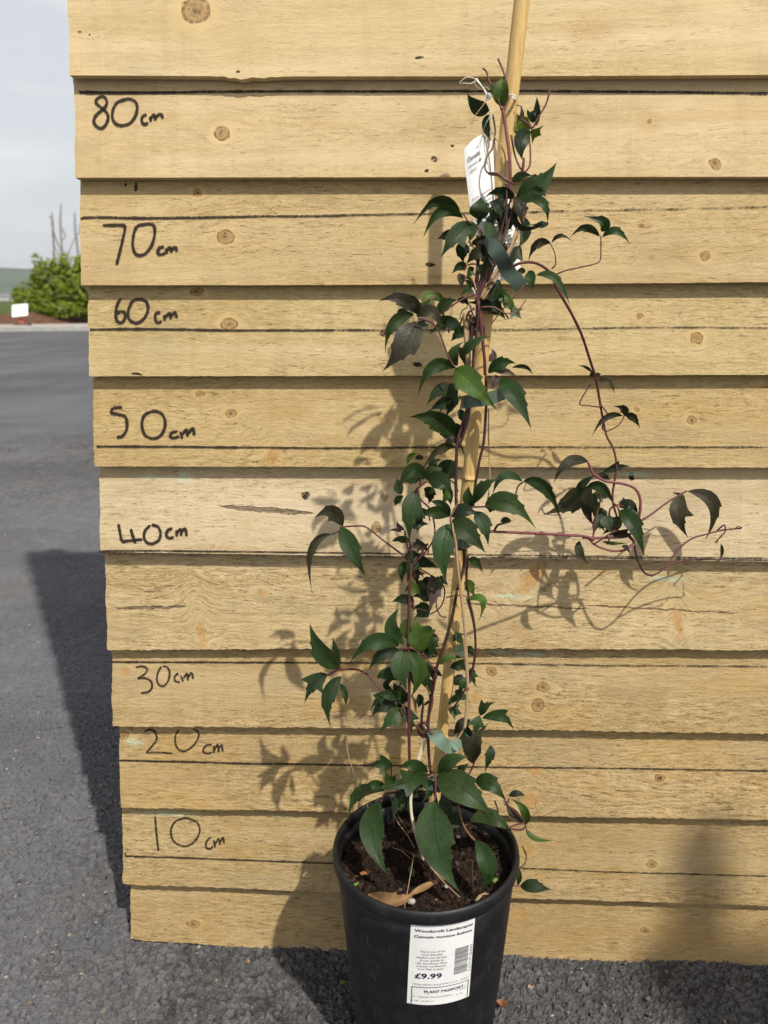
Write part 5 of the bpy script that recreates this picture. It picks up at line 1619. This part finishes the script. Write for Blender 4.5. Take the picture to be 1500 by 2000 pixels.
for ln_ in STEMS.strip().splitlines():
    q = ln_.split()
    c, kd, nm = q[:3]
    r = float(q[3]); v_ = list(map(float, q[4:]))
    pts = [PN(*pt(c, v_[k], v_[k + 1]), v_[k + 2]) for k in range(0, len(v_), 3)]
    depth = np.mean([(p - CAM) @ fw for p in pts])
    rr = r / 2 / CROPS[c][2] / FPX * depth * (1.0 if nm == 'twig' or c in '86' else 2.3 if r <= 4 else 2.2)
    if nm in ('tendril', 'petiole'):
        prof_ = [rr * 1.15, rr * .95, rr * .9]
    elif nm == 'twig':
        prof_ = [rr, rr * .9, rr * .7]
    else:
        prof_ = [rr, rr * 1.04, rr * .95]
    nm2 = nm
    o = tube(nm2, pts, prof_, SM[kd], None, 8, 7, .14)
    place(o)

# smaller leaves crowding the stems
fr = random.Random(21)
for (ax_, ay_, cnt, sp, nlo, nhi) in ((985, 400, 5, 28, 94, 110), (960, 450, 6, 30, 94, 108), (945, 520, 5, 30, 94, 110), (975, 590, 4, 26, 88, 98), (900, 600, 3, 30, 96, 108), (890, 640, 3, 30, 94, 104), (900, 760, 4, 32, 96, 110),
        (880, 840, 3, 22, 96, 110), (850, 920, 5, 34, 94, 110), (870, 980, 4, 36, 96, 110), (830, 1010, 3, 30, 96, 108), (930, 1000, 3, 30, 96, 108), (810, 1100, 6, 28, 96, 110), (845, 1170, 6, 28, 94, 106), (835, 1240, 5, 30, 94, 108), (870, 1290, 3, 30, 92, 104),
        (800, 1320, 5, 36, 94, 108), (905, 1310, 4, 22, 90, 102), (770, 1360, 4, 30, 96, 108), (860, 1370, 4, 40, 92, 104), (925, 1440, 2, 24, 98, 112), (840, 1500, 4, 30, 112, 122), (780, 1520, 3, 34, 112, 124), (920, 1530, 3, 36, 112, 124),
        (1165, 950, 2, 24, 34, 46), (1195, 1000, 2, 26, 36, 50), (1215, 1035, 1, 24, 34, 48), (1160, 1010, 1, 22, 30, 42), (1010, 400, 3, 22, 92, 104)):
    for _ in range(cnt):
        x, y = ax_ + fr.gauss(0, sp * .6), ay_ + fr.gauss(0, sp * .8)
        a = fr.uniform(-.5, 3.64); ln2 = fr.uniform(26, 56)
        tx, ty = x + ln2 * math.cos(a), y + ln2 * math.sin(a) * (1 if math.sin(a) > 0 else .6) + 8
        n = fr.uniform(nlo, nhi)
        if y > 760 and ax_ < 1100 and any(abs(xx - (1021 - .114 * yy)) < 24 for xx, yy in ((x, y), (tx, ty), ((x + tx) / 2, (y + ty) / 2))): continue   # the cane stays in view
        B, M, T = P(x, y, n / 1000), P((x + tx) / 2 + fr.uniform(-6, 6), (y + ty) / 2 - fr.uniform(2, 9), (n + 5) / 1000), P(tx, ty, (n + 2) / 1000)
        make_leaf(fr.choice('AaBbEDC'), fr.choice('ddgggbzz' if ax_ < 1100 else 'zzgs'), B, M, T, fr.uniform(15, 27) / FPX * ((M - CAM) @ fw), fr.uniform(.15, .45), fr.uniform(-.5, .5))
        k_ = P(x + fr.uniform(-14, 14), y + fr.uniform(6, 26), (n - 5) / 1000)
        place(tube('petiole', [k_, (k_ + B) / 2 + np.array([fr.uniform(-.002, .002), 0, .001]), B], .0006, SM[fr.choice('mkk')], None, 6, 4, .1))

# swollen joints where stems fork
for c, x, y, n, r in (('2', 611, 1384, 112, 16), ('2', 832, 812, 114, 18), ('4', 498, 1754, 55, 13), ('4', 690, 1742, 48, 10), ('4', 555, 1108, 46, 8), ('1', 704, 546, 106, 12), ('1', 808, 840, 106, 11), ('2', 934, 60, 112, 14), ('3', 668, 806, 112, 20), ('1', 962, 1340, 92, 8), ('4', 640, 1652, 50, 8)):
    p0 = PN(*pt(c, x, y), n)
    rr = r / 2 / 2.5 / FPX * ((p0 - CAM) @ fw)
    bmx = bmesh.new(); bmesh.ops.create_icosphere(bmx, subdivisions=2, radius=rr)
    vs = np.array([v.co[:] for v in bmx.verts]); vs = vs * (1 + .25 * (rng.random((len(vs), 1)) - .5)) * np.array([.9, .9, 1.2]) + p0
    fs2 = [tuple(v.index for v in f.verts) for f in bmx.faces]; bmx.free()
    place(mesh_obj('stem_node', vs, fs2, SM['k' if c in '23' else 'r']))

# ------------------------------------------------------------------ tag, string, tape ties
TAGM = plain('white_tag_card', (.82, .82, .81), .35, .03, 40, .5)
INKM = plain('black_tag_print', (.12, .12, .12), .6, .05, 40, .3)
def tag_pt(s, t):
    """card coordinates: s across 0..1, t down 0..1; it bows back on its right side behind the cane"""
    lx = np.interp(t, [0, .12, .4, .7, 1], [906, 908, 917, 938, 966])
    rx = np.interp(t, [0, .12, .4, .7, 1], [968, 976, 994, 1008, 1018])
    ly = 292 + (556 - 292) * t; ry = 286 + (530 - 286) * t
    x, y = lx + (rx - lx) * s, ly + (ry - ly) * s
    n = np.interp(t, [0, 1], [100, 92]) - 22 * s ** 2 + 3 * math.sin(s * 3)
    return x, y, n
def tagp(s, t, off=0.0):
    x, y, n = tag_pt(s, t)
    return P(x, y, (n + off) / 1000)
gs, gt = 14, 30
ss = np.linspace(0, 1, gs); tt = np.linspace(-.115, 1, gt)
V = []
for s in ss:
    top = -.10 * math.sin(min(1, max(0, (s) / .62)) * math.pi / 2) if s < .62 else -.10 * (1 - (s - .62) / .38 * .7)
    for t in tt:
        t2 = top + (1 - top) * (t + .115) / 1.115
        V.append(tagp(s, t2))
    
F = [(i * gt + j, i * gt + j + 1, (i + 1) * gt + j + 1, (i + 1) * gt + j) for i in range(gs - 1) for j in range(gt - 1)]
base = PN(*tag_pt(.5, 0)[:2], tag_pt(.5, 0)[2])
ptag = thing('plant_tag', 'white card plant tag with rounded shoulder hanging beside the top of the cane', 'plant tag', base)
under(mesh_obj('card', V, F, TAGM), ptag)
mb = MB()
def tag_text(body, s0, s1, t0, slope, hh, bold=0.0):
    vs, fs = text_geo(body, 0, bold)
    mn, mxx = vs[:, 0].min(), vs[:, 0].max()
    b0 = len(mb.v)
    for v_ in vs:
        f = (v_[0] - mn) / (mxx - mn)
        mb.v.append(tagp(s0 + (s1 - s0) * f, t0 - slope * f - v_[1] * hh / .72, .6))
    mb.f.extend([tuple(i + b0 for i in f) for f in fs])
tag_text('Clematis', .09, .48, .10, .055, .036, .02)
tag_text('montana var.', .10, .53, .145, .055, .030)
tag_text('rubens', .11, .33, .185, .03, .030)
for j in range(5):
    tag_text(('Early summer', 'masses of pink', 'flowers and a', 'bronze young', 'foliage')[j], .09 - .01 * j, .62, .385 + j * .032, .065, .016)
for j in range(9):
    for s0, s1 in ((.35, .5), (.53, .72), (.75, .88)):
        k = len(mb.v); t0 = .52 + j * .03
        mb.v.extend([tagp(s0, t0, .6), tagp(s1, t0 - .01, .6), tagp(s1, t0 - .004, .6), tagp(s0, t0 + .006, .6)]); mb.f.append((k, k + 3, k + 2, k + 1))
under(mb.build('printed_lettering', INKM), ptag)
STR = plain('white_string', (.72, .71, .68), .8, .15, 400, .2)
TANS = plain('dry_string', (.45, .34, .2), .8, .2, 400, .2)
GREYS = plain('grey_cord', (.42, .45, .44), .6, .15, 400, .3)
def qtube(name, par, mat, r, tri, k=7):
    pts = [PN(*pt('q', tri[i], tri[i + 1]), tri[i + 2]) for i in range(0, len(tri), 3)]
    rr = r / 2 / 5.769 / FPX * ((pts[0] - CAM) @ fw)
    return under(tube(name, pts, rr, mat, None, 7, k, .1), par)
qtube('hanging_cord', ptag, GREYS, 8, (595, 490, 106, 560, 560, 110, 515, 640, 110, 480, 740, 106, 478, 790, 102))
qtube('hanging_cord', ptag, GREYS, 9, (580, 500, 106, 578, 620, 110, 572, 740, 110, 548, 810, 106, 525, 842, 103, 508, 832, 102))

kn = PN(*pt('q', 540, 340), 108)
stie = thing('string_tie', 'white string knotted round the top stems and the cane', 'string', kn)
for dx in (0, 18, 36):
    qtube('wrap', stie, STR, 15 if dx != 18 else 10, (778, 316 + dx, 97, 800, 318 + dx, 101.5, 830, 326 + dx, 101.5, 852, 338 + dx, 97, 840, 340 + dx, 90, 790, 330 + dx, 90, 778, 316 + dx, 97))
qtube('strand', stie, STR, 16, (545, 345, 110, 500, 270, 112, 455, 205, 112, 405, 135, 112))
qtube('strand', stie, STR, 12, (535, 360, 111, 490, 255, 113, 440, 190, 113, 402, 150, 112))
qtube('loop', stie, STR, 9, (405, 145, 112, 350, 122, 114, 290, 122, 114, 240, 160, 113, 218, 188, 112, 270, 186, 112, 340, 192, 112, 395, 165, 112))
qtube('loop', stie, TANS, 8, (385, 150, 112, 395, 210, 113, 430, 245, 113, 480, 245, 112, 520, 232, 112, 545, 260, 111, 520, 290, 110))
qtube('knot', stie, STR, 20, (520, 320, 111, 550, 310, 113, 560, 350, 112, 530, 370, 111, 522, 335, 110, 555, 335, 113))
qtube('strand', stie, TANS, 8, (525, 375, 110, 470, 450, 111, 410, 530, 111, 365, 600, 110, 345, 655, 109))
qtube('strand', stie, STR, 9, (560, 340, 108, 640, 320, 104, 720, 315, 102, 780, 322, 100))

TAPE = plain('green_tie_tape', (.045, .070, .050), .36, .12, 40, .5)
TAPEB = plain('pale_green_tie_tape', (.105, .16, .115), .4, .12, 40, .5)
def tape(name, label, mat, c, wpx, tri, twist=None):
    """flat plastic tape: a ribbon with real thickness along x y n, its width mostly in the picture's up direction"""
    raw = [np.array(tri[i:i + 3], float) for i in range(0, len(tri), 3)]
    cur = catmull(raw, 6)
    pts = [PN(*pt(c, a[0], a[1]), a[2]) for a in cur]
    w = wpx / CROPS[c][2] / FPX * ((pts[0] - CAM) @ fw)
    root = thing(name, label, 'plant tie', pts[0], 'green tape plant ties')
    V, F = [], []
    n = len(pts)
    for i, p in enumerate(pts):
        t = pts[min(i + 1, n - 1)] - pts[max(i - 1, 0)]; t /= np.linalg.norm(t) + 1e-9
        vw = CAM - p; vw /= np.linalg.norm(vw)
        s = np.cross(t, vw); s /= np.linalg.norm(s) + 1e-9
        nn = np.cross(s, t)
        a = np.interp(i / (n - 1), np.linspace(0, 1, len(twist)), twist) if twist else 0
        s2 = math.cos(a) * s + math.sin(a) * nn; n2 = -math.sin(a) * s + math.cos(a) * nn
        for sg, off in ((-1, .0002), (1, .0002), (1, -.0002), (-1, -.0002)):
            V.append(p + s2 * sg * w / 2 + n2 * off)
    for i in range(n - 1):
        for k in range(4):
            F.append((i * 4 + k, i * 4 + (k + 1) % 4, (i + 1) * 4 + (k + 1) % 4, (i + 1) * 4 + k))
    F += [(3, 2, 1, 0), tuple(range((n - 1) * 4, n * 4))]
    under(mesh_obj('tape', V, F, mat, None, False), root)
    return root
tape('plant_tie', 'dark green tape tie looped over the stems below the white tag', TAPE, '8', 195,
     (585, 780, 106, 620, 690, 116, 690, 690, 122, 760, 770, 124, 830, 880, 122, 880, 990, 118, 930, 1060, 116, 1010, 1140, 114, 1085, 1240, 112), [.9, .2, 0, -.2, 0, .3, .0])
tape('plant_tie', 'dark green tape tie wrapped round the cane at the middle of the plant', TAPE, '2', 62,
     (850, 590, 104, 870, 588, 118, 920, 580, 124, 985, 572, 120, 1058, 545, 108), [.2, 0, 0])
tape('plant_tie', 'pale green tape tie crossing the cane near its foot', TAPEB, '6', 165,
     (690, 1640, 108, 730, 1700, 122, 800, 1780, 126, 890, 1850, 124, 960, 1850, 118, 1040, 1800, 112, 1095, 1760, 106), [.5, 0, 0, .3, -.2])
tape('plant_tie', 'pale green tape tie half hidden by the leaves at the pot top', TAPEB, '3', 52,
     (668, 1060, 116, 700, 1078, 128, 740, 1090, 128, 765, 1080, 116), [.4, 0, 0, .4])
tape('plant_tie', 'dark green tape tie showing between leaves beside the forty centimetre mark', TAPE, '2', 46,
     (806, 1272, 106, 830, 1278, 118, 870, 1280, 122, 893, 1272, 108), [.4, 0, .4])

# ------------------------------------------------------------------ litter on the soil and the ground
def flake(name, label, cat, c, outline, n, mat, h=.0012, group=None, dish=0.0, zbump=None):
    pts = [PN(*pt(c, x, y), n) for x, y in outline]
    cen = np.mean(pts, 0)
    nrm = np.array([0, -.35, 1]); nrm /= np.linalg.norm(nrm)
    k = len(pts)
    V = [p - cen + nrm * (dish * (random.random())) for p in pts] + [p - cen - nrm * h for p in pts] + [nrm * -dish * .6, nrm * (-h)]
    F = [(i, (i + 1) % k, 2 * k) for i in range(k)] + [((i + 1) % k + k, i + k, 2 * k + 1) for i in range(k)] + [(i, i + k, (i + 1) % k + k, (i + 1) % k) for i in range(k)]
    o = mesh_obj(name, V, F, mat, None, False)
    o.location = cen
    return tag(o, label, cat, group)
DRYL = plain('dry_leaf', (.20, .115, .050), .75, .4, 90, .2, .0006, 300)
PALEL = plain('green_scrap', (.12, .22, .04), .6, .2, 90, .3)
PEB = plain('pale_pebble', (.36, .33, .30), .7, .2, 300, .3)
dl = thing('dry_leaf', 'curled brown dead leaf lying on the compost at the front of the pot', 'dead leaf', G(*pt('7', 520, 840), .188))
B, M, T = PN(*pt('7', 312, 830), -186), PN(*pt('7', 470, 878), -196), PN(*pt('7', 620, 800), -192)
o = make_leaf('A', 'w', B, M, T, .0105, .75, .25); o.parent = None; o.data.transform(Matrix.Translation(plant.location)); o.name = 'blade'; o.data.materials.clear(); o.data.materials.append(DRYL); under(o, dl)
B, M, T = PN(*pt('7', 560, 840), -194), PN(*pt('7', 660, 790), -197), PN(*pt('7', 750, 738), -194)
o = make_leaf('C', 'w', B, M, T, .0055, .5, .5); o.parent = None; o.data.transform(Matrix.Translation(plant.location)); o.name = 'curled_strip'; o.data.materials.clear(); o.data.materials.append(DRYL); under(o, dl)
def pebble(c, x, y, z, r, label):
    p0 = PN(*pt(c, x, y), -z)
    bmx = bmesh.new(); bmesh.ops.create_icosphere(bmx, subdivisions=2, radius=r)
    vs = np.array([v.co[:] for v in bmx.verts]); vs = vs * (1 + .3 * (rng.random((len(vs), 1)) - .5)) * np.array([1.0, .8, .75])
    fs2 = [tuple(v.index for v in f.verts) for f in bmx.faces]; bmx.free()
    o = mesh_obj('pebble', vs, fs2, PEB, None, False); o.location = p0 + np.array([0, 0, r * .3])
    tag(o, label, 'pebble')
pebble('7', 573, 884, 184, .0031, 'largest pale pebble on the compost, by the front rim of the pot')
pebble('7', 860, 485, 182, .0019, 'small white pebble on the compost right of the biggest leaf')
pebble('7', 785, 790, 183, .0017, 'dull pebble on the compost under the biggest leaf tip')
flake('leaf_scrap', 'bright green scrap of leaf on the compost by the left rim', 'leaf scrap', '7', [(206, 778), (245, 757), (256, 765), (220, 790)], -188, PALEL)
flake('leaf_scrap', 'tiny green sprout on the compost beside the right rim', 'leaf scrap', '7', [(1062, 742), (1090, 730), (1104, 742), (1080, 762)], -187, PALEL)
flake('bark_chip', 'reddish bark chip on the compost at the left side of the pot', 'bark chip', '7', [(258, 700), (300, 685), (330, 690), (310, 706), (265, 714)], -187, plain('bark_chip', (.26, .10, .04), .8, .3, 200))
flake('bark_chip', 'pale bent scrap of bark against the right front rim', 'bark chip', '7', [(962, 872), (985, 838), (1020, 822), (1048, 830), (1010, 838), (980, 868)], -192, plain('pale_chip', (.30, .22, .14), .8, .3, 200))
flake('dry_leaf', 'small orange scrap of dead leaf on the asphalt right of the pot', 'dead leaf', '5', [(1005, 1512), (1035, 1506), (1068, 1522), (1060, 1540), (1030, 1542), (1010, 1528)], -6, plain('orange_scrap', (.20, .085, .04), .7, .3, 200), .001, None, .003)
flake('leaf_scrap', 'small yellow-green scrap on the shaded asphalt left of the pot', 'leaf scrap', '5', [(172, 1412), (200, 1406), (206, 1413), (180, 1420)], -6, PALEL)
